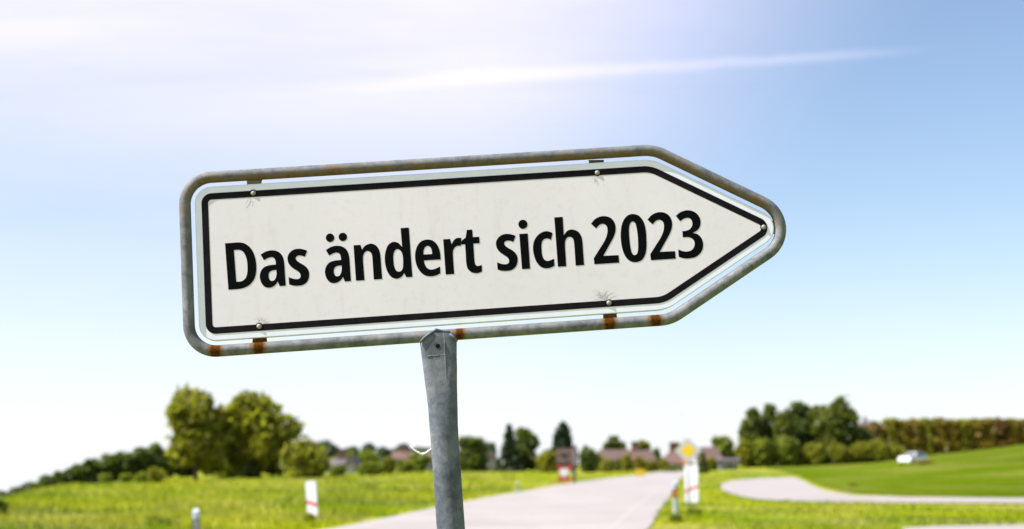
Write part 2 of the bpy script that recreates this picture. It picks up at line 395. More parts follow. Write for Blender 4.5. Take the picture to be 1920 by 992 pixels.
# side path on the right
PT = [gp(*p) for p in ((1352, 908), (1372, 902), (1420, 897.5), (1487, 895.5), (1502, 900), (1520, 910), (1550, 922), (1600, 930), (1700, 933.5), (1800, 934.5), (1920, 935.5), (2050, 936))]
PB = [gp(*p) for p in ((1352, 916), (1360, 923), (1384, 931), (1420, 937.5), (1470, 941), (1500, 942), (1545, 943), (1600, 944), (1700, 944.5), (1800, 945), (1920, 945.5), (2050, 946))]
def dens(P, n=6):
    out_ = []
    for a, b in zip(P, P[1:]):
        for k in range(n): out_.append(tuple((a + (b - a) * k / n)[:2]))
    return out_ + [tuple(P[-1][:2])]
strip(dens(PB), dens(PT), .04, 'side_path', M['path'], 24)
PB2 = [gp(*p) for p in ((1690, 992), (1760, 989), (1840, 987), (1930, 986), (2050, 986))]
PT2 = [gp(*p) for p in ((1700, 1010), (1760, 1010), (1840, 1010), (1930, 1010), (2050, 1010))]
strip(dens(PT2), dens(PB2), .03, 'pavement', M['path'], 6)
# green crop field on the rising slope
FB = [gp(*p) for p in ((1436, 879), (1466, 883), (1496, 891), (1525, 906), (1560, 918), (1610, 926), (1700, 930), (1800, 931), (1930, 931.5), (2100, 932), (2300, 932))]
FT = [Vector((p.x / p.y * 258, 258, 0)) for p in FB]
strip(dens(FB), dens(FT), .05, 'field', M['crop'], 110)

# grass blades nobody could count
rs = np.random.RandomState(3)
def inpoly_road(x, y):
    if y < -30 or y > 290: return False
    i = min(len(RY) - 1, max(0, int((y + 30) / 2))); return L_[i][0] - .25 < x < R_[i][0] + .1
pathpoly = [tuple(p[:2]) for p in PT] + [tuple(p[:2]) for p in reversed(PB)]
pavepoly = [tuple(p[:2]) for p in PT2] + [tuple(p[:2]) for p in reversed(PB2)]
def inside(poly, x, y):
    c = False
    for (x1, y1), (x2, y2) in zip(poly, poly[1:] + poly[:1]):
        if (y1 > y) != (y2 > y) and x < (x2 - x1) * (y - y1) / (y2 - y1) + x1: c = not c
    return c
vs, fs = [], []
cnt = 0
while cnt < 52000:
    u = rs.uniform(-.40, .40); Y = 30 * (150 / 30) ** rs.uniform(0, 1); X = u * Y
    if inpoly_road(X, Y) or inside(pathpoly, X, Y) or inside(pavepoly, X, Y): continue
    if u > .19 and Y > 66: continue
    patch = math.sin(X * .9 + 1.3 * math.sin(Y * .21)) * math.sin(Y * .35 + X * .3)
    h = rs.uniform(.06, .24) * (1.0 + .55 * patch) * (1.25 if X < 0 else .75)
    w = rs.uniform(.012, .03) * (Y / 40) ** .7; an = rs.uniform(0, 6.28); lean = rs.uniform(-.35, .35, 2) * h
    z = zt(X, Y) - .02; dx, dy = math.cos(an) * w, math.sin(an) * w; n = len(vs)
    vs += [(X - dx, Y - dy, z), (X + dx, Y + dy, z), (X + lean[0] * .5 + dx * .6, Y + lean[1] * .5 + dy * .6, z + h * .6), (X + lean[0], Y + lean[1], z + h)]
    fs += [(n, n + 1, n + 2), (n, n + 2, n + 3)]; cnt += 1
mb = MB(); mb.v = vs; mb.f = fs
o = mb.build('meadow_grass', M['blade']); o['kind'] = 'stuff'

# ------------------------------------------------------------------ the direction sign
P0 = at(912, 470, SIGN_Y)
YAW = math.radians(3.0)
ex0 = Vector((math.cos(YAW), math.sin(YAW), 0)); nrm = Vector((math.sin(YAW), -math.cos(YAW), 0))
def plane_hit(px, py, d=0):
    r = ray(px, py); o_ = Vector((0, 0, EYE)); t = ((P0 + nrm * d) - o_).dot(nrm) / r.dot(nrm); return o_ + r * t
e1 = (plane_hit(1200, 312) - plane_hit(395, 362.5)).normalized(); e2 = (plane_hit(1230, 569.2) - plane_hit(420, 625)).normalized()
EX = (e1 + e2).normalized(); EN = nrm; EZ = EN.cross(EX) * -1
if EZ.z < 0: EZ = -EZ
SM = Matrix((EX, -EN, EZ)).transposed().to_4x4()      # local x along the panel, y away from the viewer, z up the panel
def S(px, py, y=-.0052):
    w = plane_hit(px, py, -y) - ORG; return (w.dot(EX), w.dot(EZ))
ORG = Vector((0, 0, 0))
# foot of the post on the ground, in the sign's plane
pa, pb = plane_hit(824, 660), plane_hit(845, 992)
dp = (pb - pa).normalized(); ORG = pa + dp * (pa.z / -dp.z)
sign = thing('direction_sign', 'large white arrow signpost reading Das ändert sich 2023 in a rusty tube frame', 'signpost', ORG)
SM.translation = ORG; sign.matrix_world = SM
def circ_round(poly, radii, off=0, seg=12):
    """offset a convex polygon (clockwise in x,z seen from the front) outwards and round its corners"""
    n = len(poly); P = [Vector(p) for p in poly]; out_ = []
    cx = sum(P, Vector((0, 0))) / n
    lines = []
    for i in range(n):
        a, b = P[i], P[(i + 1) % n]; d = (b - a).normalized(); nn_ = Vector((d.y, -d.x))
        if nn_.dot((a + b) / 2 - cx) < 0: nn_ = -nn_
        lines.append((a + nn_ * off, d, nn_))
    for i in range(n):
        (a, d, na), (b, e, nb) = lines[i - 1], lines[i]
        t = (b - a).cross(e) / d.cross(e) if hasattr(Vector((0, 0)), 'cross') else 0
        q = a + d * t
        r = max(radii[i] + off, .003)
        cen = q - (na + nb).normalized() * (r / max(.05, math.cos(na.angle(nb) / 2)))
        a0 = math.atan2(na.y, na.x); a1 = math.atan2(nb.y, nb.x)
        da = (a1 - a0 + math.pi) % (2 * math.pi) - math.pi
        for k in range(seg + 1):
            an = a0 + da * k / seg; out_.append((cen.x + r * math.cos(an), cen.y + r * math.sin(an)))
    return out_
poly = [S(*p) for p in ((377.2, 363.6), (1220.8, 310.8), (1459, 424.9), (1246.7, 568.1), (386.5, 627.3))]
rad = [.022, .075, .024, .075, .022]
# panel: a folded sheet with rim; its front face 5 mm before the tube's axis
pan_out = circ_round(poly, rad, .0150)
bord_out = circ_round(poly, rad, 0)
bord_in = circ_round(poly, rad, -.0143)
mb = MB(); pin = circ_round(poly, rad, .0132)
n = len(pan_out)
def ring(mb, A, ya, B, yb):
    n = len(A); mb.add([(a[0], ya, a[1]) for a in A] + [(b[0], yb, b[1]) for b in B], [(i, (i + 1) % n, (i + 1) % n + n, i + n) for i in range(n)])
ring(mb, pan_out, .010, pan_out, -.0034); ring(mb, pan_out, -.0034, pin, -.0050); ring(mb, pin, -.0050, bord_in, -.0050)
mb.add([(a[0], .010, a[1]) for a in pan_out], [tuple(range(n))])
fixn(mb.build('sign_panel', M['rim'], sign))
mb = MB(); mb.add([(a[0], -.0052, a[1]) for a in circ_round(poly, rad, -.0120)], [tuple(range(n))]); fixn(mb.build('sign_face', M['face'], sign))
mb = MB(); ring(mb, bord_out, -.0056, bord_in, -.0056); fixn(mb.build('black_border', M['black'], sign))
# tube frame
TR = .0127
cl_ = circ_round(poly, [.022, .05, .03, .05, .022], .0368, 16)
dense = []
for a, b in zip(cl_, cl_[1:] + cl_[:1]):
    a, b = Vector(a), Vector(b); k = max(1, int((b - a).length / .006))
    for i in range(k): dense.append(a + (b - a) * i / k)
mb = MB(); SEG = 24
mb.tube([(p.x, 0, p.y) for p in dense], TR, SEG, True)
tube = fixn(mb.build('tube_frame', M['tube'], sign, True))
spots = [(S(405, 657, 0), .013, 1.5), (S(486, 650, 0), .013, 1.2), (S(1142, 606, 0), .014, 1.2), (S(1228, 600, 0), .013, 1.3), (S(862, 626, 0), .011, 1.1), (S(476, 330, 0), .03, .35), (S(1120, 300, 0), .03, .4), (S(640, 312, 0), .05, .4), (S(1350, 345, 0), .02, .3)]
def set_rust(o, fn):
    at_ = o.data.attributes.new('rust', 'FLOAT', 'POINT'); at_.data.foreach_set('value', [fn(v.co, v.normal) for v in o.data.vertices])
ztop_mid = S(800, 470)[1]
def rust_tube(c, nn_):
    r = .02
    upper = c.z > S(800, 470)[1] + 0.0 and c.x < S(1480, 430)[0]
    # outer side versus inner side of the loop
    if upper: r += .16 + .62 * ss(.35, -.75, nn_.z) * (0.55 if c.x < S(350, 430)[0] + .03 else 1)
    else: r += .10 * ss(.3, -.9, nn_.z) + .3 * ss(.55, .95, nn_.z)
    for (x, z), rr, am in spots:
        d = math.hypot(c.x - x, (c.z - z) * .45); r = max(r, min(am, 1.15) * ss(rr * 2.0, rr * .35, d))
    return r
set_rust(tube, rust_tube)
# brackets: short flat tabs welded to the tube and bolted behind the panel
bolts = [(475, 362), (1120, 324), (1142, 568), (486, 612), (1432, 426)]
tabs = [((476, 330), (476, 362), .32), ((1119, 298), (1120, 324), .40), ((1145, 610), (1143, 568), .95), ((487, 652), (486, 612), 1.0), ((1470, 425), (1432, 426), .15)]
for (p, q, am), bp in zip(tabs, bolts):
    a, b = Vector(S(*p, 0)), Vector(S(*q, 0)); d = (b - a).normalized(); w = Vector((-d.y, d.x))
    mb = MB(); hw = .0135
    pts = [a - w * (hw + .004), a + d * .016 - w * (hw + .001), a + d * .026 - w * hw, b + d * .012 - w * hw, b + d * .012 + w * hw, a + d * .026 + w * hw, a + d * .016 + w * (hw + .001), a + w * (hw + .004)]
    mb.prism([tuple(t) for t in pts], .0105, .0135)
    pts2 = [a + d * .010 - w * (hw + .002), a + d * .0325 - w * hw, a + d * .0325 + w * hw, a + d * .010 + w * (hw + .002)]
    tb = MB(); tb.prism([tuple(t) for t in pts2], -.0015, .0105)
    mb.v += []; nb_ = len(mb.v); mb.add(tb.v, tb.f)
    o = fixn(mb.build('bracket', M['steel'], sign)); set_rust(o, lambda c, nn_, am=am: am)
    bx, bz = S(*bp); bm_ = MB()
    N = 16
    prof = [(.0056, -.0057), (.0056, -.0066), (.0042, -.0068), (.0038, -.0073), (.0020, -.0079), (.0002, -.0081)]
    vs = [(bx + r * math.cos(2 * math.pi * k / N), y, bz + r * math.sin(2 * math.pi * k / N)) for r, y in prof for k in range(N)]
    bm_.add(vs, [(j * N + k, j * N + (k + 1) % N, (j + 1) * N + (k + 1) % N, (j + 1) * N + k) for j in range(len(prof) - 1) for k in range(N)])
    bo = fixn(bm_.build('bolt', M['bolt'], sign, True))
    rb = MB(); vs = []
    rb.disc((bx, bz), .0078, -.0061, -.0058, 20); rb.build('washer', M['dark'], bo)
# dusty cobweb hairs fanning out beside the bolts
def fan(px, py, n, a0, a1, l0, l1, seed):
    r = random.Random(seed); mb = MB(); cx, cz = S(px, py)
    for _ in range(n):
        an = math.radians(r.uniform(a0, a1)); L = r.uniform(l0, l1); st = r.uniform(.0, .006); bend = r.uniform(-.5, .5)
        ox, oz = r.uniform(-.004, .004), r.uniform(-.002, .002)
        pth = []
        for k in range(6):
            t = k / 5; a2 = an + bend * t; pth.append((cx + ox + math.cos(a2) * (st + L * t), -.0062, cz + oz + math.sin(a2) * (st + L * t)))
        mb.tube(pth, [.00024 * (1 - .6 * k / 5) for k in range(6)], 4)
    mb.build('cobweb', M['hair'], sign)
fan(466, 372, 5, 235, 330, .003, .015, 1); fan(1112, 331, 4, 245, 300, .004, .018, 2)
fan(1131, 560, 15, 40, 165, .006, .026, 3); fan(491, 604, 9, 25, 150, .005, .02, 4); 
# post: round pipe, pressed flat and flared where it meets the tube
def P2(px, py): return S(px, py, 0)
prof = [  # (photo row, left, right, half depth, squareness)
    (621, 803, 842, .013, 4), (624, 799, 848, .0150, 4), (628, 794, 852, .0165, 4), (634, 789.5, 855.5, .0172, 4), (641, 787.5, 856.5, .0172, 4), (648, 788.5, 856.5, .0170, 4), (665, 790.5, 856.5, .0165, 4), (672, 791.5, 856.5, .0170, 4), (690, 793.5, 857, .019, 3.4), (725, 798, 857, .0225, 3), (765, 803, 858, .027, 2.5), (800, 805.3, 858.6, .0300, 2.1), (830, 807.8, 860.5, .0305, 2.0), (992, 819.0, 872, .0307, 2.0)]
mb = MB(); N = 48; rows = []
for py, l, r, hd, sq in prof:
    (x0, z0), (x1, z1) = P2(l, py + (823 - l) * .066), P2(r, py + (823 - r) * .066)
    if py > 800: (x0, z0), (x1, z1) = P2(l, py), P2(r, py)
    rows.append(((x0 + x1) / 2, (z0 + z1) / 2, (x1 - x0) / 2, hd, sq))
lx, lz, lw, lh, lsq = rows[-1]
rows.append((0, -.35, lw, lh, 2.0))
dense_rows = []
for a, b in zip(rows, rows[1:]):
    k = max(1, int(abs(a[1] - b[1]) / .012))
    for i in range(k): dense_rows.append(tuple(a[j] + (b[j] - a[j]) * i / k for j in range(5)))
dense_rows.append(rows[-1])
for x, z, hw, hd, sq in dense_rows:
    for k in range(N):
        an = 2 * math.pi * k / N; c, s = math.cos(an), math.sin(an)
        px_ = math.copysign(abs(c) ** (2 / sq), c) * hw; py_ = math.copysign(abs(s) ** (2 / sq), s) * hd
        mb.v.append((x + px_, py_, z))
R = len(dense_rows)
mb.f = [(j * N + k, j * N + (k + 1) % N, (j + 1) * N + (k + 1) % N, (j + 1) * N + k) for j in range(R - 1) for k in range(N)] + [tuple(range(N))]
post = fixn(mb.build('post', M['steel'], sign, True))
set_rust(post, lambda c, nn_: .55 * ss(P2(823, 645)[1], P2(823, 622)[1], c.z) * ss(P2(840, 640)[0], P2(857, 640)[0], c.x) + .02)
mb = MB(); mb.disc(P2(821, 650), .0047, -.0176, -.0169, 20); fixn(mb.build('bolt_hole_shade', M['dark'], post))  # flat near-black disc on the post paints the shade inside a hole
mb = MB(); a, b = P2(801, 669.5), P2(842, 665.5)
pth = [(a[0] + (b[0] - a[0]) * t / 8, -.0163 - .0004 * math.sin(t), a[1] + (b[1] - a[1]) * t / 8) for t in range(9)]
mb.tube(pth, [.0012 + .0005 * math.sin(t * 2.1) for t in range(9)], 8)
w_ = fixn(mb.build('pressed_seam', M['steel'], post, True)); set_rust(w_, lambda c, nn_: .05)
mb = MB(); pth = [P2(832, 627), P2(834, 650), P2(835.5, 690), P2(838, 730), P2(841, 775)]
mb.tube([(x, y, z) for (x, z), y in zip(pth, (-.0158, -.0166, -.0186, -.0212, -.0262))], [.0012, .0016, .0016, .0012, .0004], 8)
w_ = fixn(mb.build('fold_ridge', M['steel'], post, True)); set_rust(w_, lambda c, nn_: .05)
for pts in (((787, 644), (795, 635), (806, 627), (812, 624)), ((857, 642), (850, 633), (843, 627))):
    mb = MB(); mb.tube([(P2(*p)[0], -.0165, P2(*p)[1]) for p in pts], [.0022, .0030, .0028, .002][:len(pts)], 8)
    w_ = fixn(mb.build('weld_bead', M['steel'], post, True)); set_rust(w_, lambda c, nn_: .15)
mb = MB(); pts = [(812, 623), (818, 619.5), (826, 621), (834, 623), (843, 624)]
mb.tube([(P2(*p)[0], -.0135, P2(*p)[1]) for p in pts], [.0022, .0036, .0026, .0028, .002], 8)
w_ = fixn(mb.build('weld_bead', M['steel'], post, True)); set_rust(w_, lambda c, nn_: .1)

# lettering ---------------------------------------------------------------
def cr(pts, step=7):
    """closed outline; points flagged with a third value are corners, the others lie on smooth curves"""
    n = len(pts); corners = [i for i, p in enumerate(pts) if len(p) > 2]
    P = [Vector(p[:2]) for p in pts]; out_ = []
    for i in range(n):
        p1, p2 = P[i], P[(i + 1) % n]
        c1, c2 = i in corners, (i + 1) % n in corners
        if c1 and c2: out_.append(p1); continue
        p0 = p1 * 2 - p2 if c1 else P[i - 1]; p3 = p2 * 2 - p1 if c2 else P[(i + 2) % n]
        if c1: p0 = p1 - (P[(i + 2) % n] - p1) * 0 - (p2 - p1)
        d0 = max((p1 - p0).length ** .5, .1); d1 = max((p2 - p1).length ** .5, .1); d2 = max((p3 - p2).length ** .5, .1)
        for k in range(step):
            t = k / step
            m1 = (p1 - p0) / d0 - (p2 - p0) / (d0 + d1) + (p2 - p1) / d1
            m2 = (p2 - p1) / d1 - (p3 - p1) / (d1 + d2) + (p3 - p2) / d2
            m1 *= d1; m2 *= d1
            out_.append(p1 * (2 * t**3 - 3 * t**2 + 1) + m1 * (t**3 - 2 * t**2 + t) + p2 * (-2 * t**3 + 3 * t**2) + m2 * (t**3 - t**2))
    return out_
def circ(x, y, r): return [(x + r * math.cos(2 * math.pi * k / 16), y + r * math.sin(2 * math.pi * k / 16)) for k in range(16)]
K = 9.018
G = {
 'D': ((410, 440), [[(107,147,1),(225,139),(330,131),(430,146),(530,215),(600,335),(634,490),(632,640),(600,752),(530,842),(440,896),(350,917),(250,926),(165,932,1)], [(258,262,1),(345,257),(400,277),(450,347),(480,450),(488,560),(482,655),(455,735),(405,780),(365,793),(298,797,1)]]),
 'a': ((410, 440), [[(710,338,1),(800,285),(905,265),(1000,285),(1065,340),(1098,420),(1109,490),(1122,675),(1135,862,1),(1032,872,1),(1000,795,1),(960,848),(900,888),(835,897),(770,875),(720,810),(697,735),(697,680),(718,610),(770,550),(840,522),(905,511),(968,505,1),(962,450),(950,415),(925,388),(890,381),(835,395),(765,432,1)], [(975,597,1),(910,606),(865,630),(845,680),(852,740),(872,772),(900,783),(940,770),(965,730),(979,665)]]),
 's': ((410, 440), [[(1497,270,1),(1430,248),(1360,238),(1280,250),(1210,295),(1170,360),(1165,420),(1185,490),(1230,545),(1300,595),(1355,632),(1385,680),(1380,725),(1350,748),(1310,752),(1250,743),(1183,718,1),(1192,842,1),(1270,862),(1340,864),(1430,848),(1500,790),(1530,700),(1527,630),(1500,570),(1440,515),(1370,475),(1320,437),(1302,400),(1318,368),(1355,352),(1400,355),(1458,373,1)]]),
 'dots': ((600, 430), [circ(170, 143, 72), circ(386, 129, 71)]),
 'n': ((600, 430), [[(567,270,1),(685,263,1),(708,345,1),(760,280),(850,243),(930,262),(985,320),(1013,395),(1024,470),(1037,650),(1052,840,1),(910,850,1),(898,675),(887,500),(880,440),(858,392),(810,366),(765,382),(736,430),(728,510),(740,690),(752,860,1),(608,870,1)]]),
 'd': ((600, 430), [[(1362,-20,1),(1502,-30,1),(1562,805,1),(1457,810,1),(1425,740,1),(1380,800),(1320,832),(1270,833),(1200,800),(1140,715),(1105,600),(1095,480),(1110,370),(1150,270),(1210,222),(1260,212),(1330,235),(1388,298,1)], [(1310,335),(1350,350),(1385,400),(1402,480),(1405,580),(1398,660),(1370,705),(1330,716),(1290,700),(1262,650),(1245,570),(1240,480),(1248,400),(1275,350)]]),
 'e': ((740, 420), [[(778,600,1),(495,617,1),(505,670),(540,735),(600,770),(680,760),(768,717,1),(773,833,1),(700,870),(590,885),(500,862),(420,790),(365,680),(345,560),(355,450),(395,350),(460,287),(550,263),(640,280),(710,340),(755,430),(774,530)], [(488,517,1),(490,450),(515,392),(558,370),(600,390),(625,440),(635,508,1)]]),
 'r': ((740, 420), [[(820,260,1),(937,252,1),(963,345,1),(1000,275),(1050,238),(1128,235,1),(1118,372,1),(1060,371),(1015,400),(988,455),(985,520),(996,690),(1007,845,1),(863,856,1)]]),
 't': ((740, 420), [[(1125,290,1),(1200,228,1),(1220,100,1),(1312,95,1),(1320,222,1),(1430,216,1),(1437,325,1),(1330,332,1),(1340,490),(1350,630),(1362,680),(1395,710),(1435,705),(1473,690,1),(1477,803,1),(1420,828),(1360,832),(1290,810),(1235,755),(1212,670),(1201,500),(1190,342,1),(1122,350,1)]]),
 'i': ((920, 400), [[(483,350,1),(627,340,1),(667,937,1),(530,945,1)]]),
 'idot': ((920, 400), [circ(545, 186, 77)]),
 'c': ((920, 400), [[(1047,335,1),(1000,312),(930,303),(850,330),(780,390),(730,480),(715,590),(735,720),(780,830),(850,905),(930,930),(1010,920),(1080,885,1),(1070,765,1),(1020,790),(960,805),(910,785),(875,720),(862,620),(860,530),(880,460),(920,430),(970,428),(1020,448,1)]]),
 'h': ((920, 400), [[(1075,70,1),(1218,60,1),(1237,375,1),(1280,310),(1340,277),(1400,277),(1480,312),(1530,385),(1550,470),(1565,670),(1580,875,1),(1437,885,1),(1425,700),(1412,520),(1400,450),(1375,410),(1330,398),(1285,420),(1262,470),(1257,550),(1268,720),(1278,895,1),(1137,905,1)]]),
 '2': ((1100, 390), [[(72,265,1),(140,190),(220,148),(300,138),(390,160),(455,220),(488,310),(485,400),(455,490),(400,595),(280,810,1),(540,797,1),(550,925,1),(130,952,1),(120,850,1),(210,706),(300,560),(338,470),(352,390),(345,325),(315,282),(270,268),(215,287),(158,345,1)]]),
 '0': ((1100, 390), [[(780,102),(880,130),(955,220),(995,350),(1010,520),(1010,680),(985,800),(920,890),(820,917),(730,895),(655,820),(605,700),(580,560),(575,420),(595,280),(640,180),(705,120)], [(775,228),(815,250),(840,320),(858,430),(868,560),(868,700),(850,775),(808,797),(770,770),(745,690),(728,570),(718,440),(718,330),(740,255)]]),
 '3': ((1205, 385), [[(560,180,1),(630,120),(720,88),(790,85),(880,115),(950,185),(978,265),(970,350),(930,415),(850,467,1),(930,490),(990,550),(1020,640),(1015,730),(970,815),(890,875),(790,897),(700,897),(610,872,1),(600,745,1),(670,772),(750,782),(830,755),(870,700),(878,630),(850,575),(800,545),(745,537),(678,543,1),(670,437,1),(735,430),(800,400),(835,345),(838,285),(810,230),(760,212),(700,225),(632,270,1)]]),
}
def glyph(mb, key, dx=0, dy=0):
    (ox, oy), conts = G[key]
    C_ = [cr(c) for c in conts]
    groups = [[c] for c in C_] if key in ('dots', 'idot') else [C_]
    for gset in groups:
        loops = [[Vector((*S(ox + dx + p.x / K, oy + dy + p.y / K), 0)) for p in c] for c in gset]
        flat = [v for l in loops for v in l]
        mb.add([(v.x, -.0056, v.y) for v in flat], [tuple(t) for t in tessellate_polygon(loops)])
for word, keys in (('Das', [('D',), ('a',), ('s',)]), ('ändert', [('a', 122.2, -8.6), ('dots',), ('n',), ('d',), ('e',), ('r',), ('t',)]), ('sich', [('s', 390.8, -27.8), ('i',), ('idot',), ('c',), ('h',)]), ('2023', [('2',), ('0',), ('2', 105.9, -7.5), ('3',)])):
    mb = MB()
    for k in keys: glyph(mb, *k)
    o = fixn(mb.build('lettering', M['ink'], sign)); o['label'] = 'black printed word ' + word

# white wisp of spider silk stuck to the post
t = thing('silk_wisp', 'tiny white curved wisp of fluff stuck to the left side of the grey post', 'wisp', plane_hit(808, 842))
mb = MB(); r = random.Random(5)
pts = [(770, 836), (776, 843), (783, 848), (789, 851), (797, 850), (803, 846), (809, 841)]
base = plane_hit(808, 842)
mid = [plane_hit(*p) - base + EN * (-.001) for p in pts]
mb.tube(mid, [.0010, .0018, .0019, .0024, .0022, .0020, .0010], 6)
for k in range(40):
    i = r.randrange(len(mid) - 1); p = mid[i].lerp(mid[i + 1], r.random())
    q = p + Vector((r.uniform(-.004, .004), r.uniform(-.003, .003), r.uniform(-.004, .0035))); mb.tube([p, q], .0005, 4)
mb.build('silk_strand', M['silk'], t)

# ------------------------------------------------------------------ trees
def leaves(mb, blobs, n, size, seed):
    r = np.random.RandomState(seed)
    vol = np.array([b[3] * b[4] * b[5] for b in blobs]) ** .8; pr = vol / vol.sum()
    idx = r.choice(len(blobs), n, p=pr); B = np.array(blobs)[idx]
    d = r.normal(size=(n, 3)); d /= np.linalg.norm(d, axis=1)[:, None]
    rr = r.uniform(.18, 1.0, n) ** .5 * (1 + .15 * r.normal(size=n))
    c = B[:, :3] + d * rr[:, None] * B[:, 3:6]
    a = r.normal(size=(n, 3)) + np.array([0, 0, .0]); a /= np.linalg.norm(a, axis=1)[:, None]
    b = np.cross(a, d * .8 + .6 * r.normal(size=(n, 3))); b /= np.linalg.norm(b, axis=1)[:, None]
    s = size * r.uniform(.55, 1.25, n)[:, None]
    a *= s; b *= s * .55
    V = np.stack([c - a, c + b, c + a, c - b], 1).reshape(-1, 3)
    V[:, 2] = np.maximum(V[:, 2], .02)
    k = len(mb.v); mb.v += [tuple(v) for v in V.tolist()]; mb.f += [(k + 4 * i, k + 4 * i + 1, k + 4 * i + 2, k + 4 * i + 3) for i in range(n)]
def trunk_mesh(h, w, blobs, r, base=0.0):
    mb = MB(); n = 7; rad0 = max(.06, h * .028)
    lean = r.uniform(-.04, .04) * h
    pts = [(lean * (k / n) ** 2, .3 * lean * k / n, -.3 + (h * .72 + .3) * k / n) for k in range(n + 1)]
    mb.tube(pts, [rad0 * (1.35 if k == 0 else 1 - .8 * k / n) for k in range(n + 1)], 8)
    for b in blobs[:9]:
        z0 = h * r.uniform(.22, .5); p0 = Vector((lean * .2, 0, z0)); p1 = Vector(b[:3]) * .85; p1.z = max(p1.z, z0 + .2)
        m_ = (p0 + p1) / 2 + Vector((0, 0, .06 * h)); mb.tube([p0, m_, p1], [rad0 * .5, rad0 * .33, rad0 * .12], 6)
    return mb
def tree(name, label, cat, px, top, hw, Y, m, kind='round', seed=0, n=None, group=None, low=.22, base=None):
    r = random.Random(seed * 31 + 5)
    p = ground(px, Y) if base is None else base
    Y = p.y
    ztop = at(px, top, Y).z; h = max(.22, ztop - p.z) * 1.01; w = hw * Y / F
    t = thing(name, label, cat, p, (0, 0, 0), group)
    blobs = []
    if kind == 'round':
        blobs.append((0, 0, h * .58, w * .72, w * .72, h * .34))
        for k in range(13):
            an = r.uniform(0, 6.28); zz = r.uniform(low + .12, .90); q = math.sqrt(max(0.05, 1 - ((zz - .5) / .52) ** 2)) * r.uniform(.5, .78)
            s = r.uniform(.26, .42); blobs.append((math.cos(an) * w * q, math.sin(an) * w * q, h * zz, w * s, w * s, min(h * .17, w * s)))
        for k in range(5):
            an = r.uniform(0, 6.28); blobs.append((math.cos(an) * w * .45, math.sin(an) * w * .3, h * r.uniform(low + .10, .42), w * .34, w * .34, h * .13))
        blobs.append((r.uniform(-.2, .2) * w, 0, h * .88, w * .42, w * .42, h * .12))
    elif kind == 'spire':
        for k in range(9):
            zz = .10 + .82 * k / 8; s = w * (1.05 - .68 * (k / 8) ** 1.8) * r.uniform(.8, 1.15)
            blobs.append((r.uniform(-.15, .15) * w, r.uniform(-.15, .15) * w, h * zz, s, s, h * .09))
    elif kind == 'conifer':
        for k in range(11):
            zz = .06 + .90 * k / 10; s = w * (1.0 - .93 * k / 10) * r.uniform(.85, 1.12) + .05 * w
            blobs.append((r.uniform(-.06, .06) * w, 0, h * zz, s, s, h * .055))
    elif kind == 'bush':
        blobs.append((0, 0, h * .45, w * .8, w * .7, h * .45))
        for k in range(9):
            an = r.uniform(0, 6.28); q = r.uniform(.3, .72); zz = r.uniform(.15, .75); s = r.uniform(.25, .4)
            blobs.append((math.cos(an) * w * q * (1.15 - .5 * zz), math.sin(an) * w * q * .8, h * zz, w * s, w * s, h * .24))
    elif kind == 'hedge':
        for k in range(8):
            zz = .08 + .80 * k / 7; s = w * r.uniform(.85, 1.1)
            blobs.append((r.uniform(-.15, .15) * w, r.uniform(-.2, .2) * w, h * zz, s, s, h * .12))
        blobs.append((-.35 * w, 0, h * .9, w * .55, w * .6, h * .10)); blobs.append((.45 * w, 0, h * .86, w * .5, w * .5, h * .09))
    mb = MB(); area = h * w * 2
    size = max(.10, min(.55, .16 * math.sqrt(area) ** .8))
    n = n or int(min(5200, max(500, 2.1 * area / (size * size * .6))))
    leaves(mb, blobs, n, size, seed)
    mb.build('crown' if kind != 'bush' else 'foliage', m, t)
    if kind == 'bush':
        mb = MB()
        for k in range(5):
            an = r.uniform(0, 6.28); mb.tube([(0, 0, -.1), (math.cos(an) * w * .2, math.sin(an) * w * .2, h * .35), (math.cos(an) * w * .45, math.sin(an) * w * .4, h * .7)], [.05, .035, .015], 6)
        mb.build('stem', M['bark'], t)
    else: trunk_mesh(h, w, blobs[1:] if kind == 'round' else [], r).build('trunk', M['bark'], t, True)
    return t
GL = 'dark trees in the descending row at far left'
row = [(-22, 927, 24, 'cut by the left edge of the picture'), (8, 919, 22, 'second from the left end'), (32, 912, 20, 'small and third from the left end of the row'), (58, 903, 22, 'fourth up the slope from the left end'), (86, 889, 23, 'with a square pale top, fifth up the slope'), (115, 883, 23, 'in the middle of the row, sixth up the slope'), (147, 869, 24, 'seventh up the slope from the left end'), (174, 859, 22, 'narrow and just left of the taller ones'), (199, 851, 24, 'above the first light bush'), (230, 845, 26, 'above the middle light bushes'), (260, 838, 26, 'third tree left of the two tall trees'), (288, 831, 30, 'tallest of the row, right beside the left tall tree')]
for i, (px, top, hw, w) in enumerate(row):
    tree('deciduous_tree', 'dark tree of sloping left row, ' + w, 'tree', px, top + 3, hw * 1.02, 138 + i * 1.5, M['leafd'], 'round', 100 + i, 1500, GL, .02)
tree('bush', 'dark bush at the bottom of the left slope, cut by the left picture edge', 'bush', 2, 934, 18, 44, M['leafd'], 'bush', 120)
for i, (px, top, hw, w) in enumerate([(198, 886, 14, 'leftmost of the small light bushes under the sloping tree row'), (236, 886, 15, 'round light green bush in the middle under the sloping tree row'), (264, 884, 16, 'light bush right of the middle one under the tree row'), (292, 876, 22, 'largest round bush left of the left tall tree')]):
    tree('bush', w, 'bush', px, top, hw, 122, M['leaf'] if i == 3 else M['leafl'], 'bush', 130 + i, None, 'bushes under the left tree row')
tree('deciduous_tree', 'left one of the two tall broad trees at the meadow edge, trunk visible', 'tree', 367, 738, 62, 135, M['leaf'], 'round', 202, 4600, 'two tall broad trees', .10)
tree('deciduous_tree', 'right one of the two tall broad trees, widest crown reaching low', 'tree', 484, 742, 72, 138, M['leaf'], 'round', 207, 5000, 'two tall broad trees', .02)
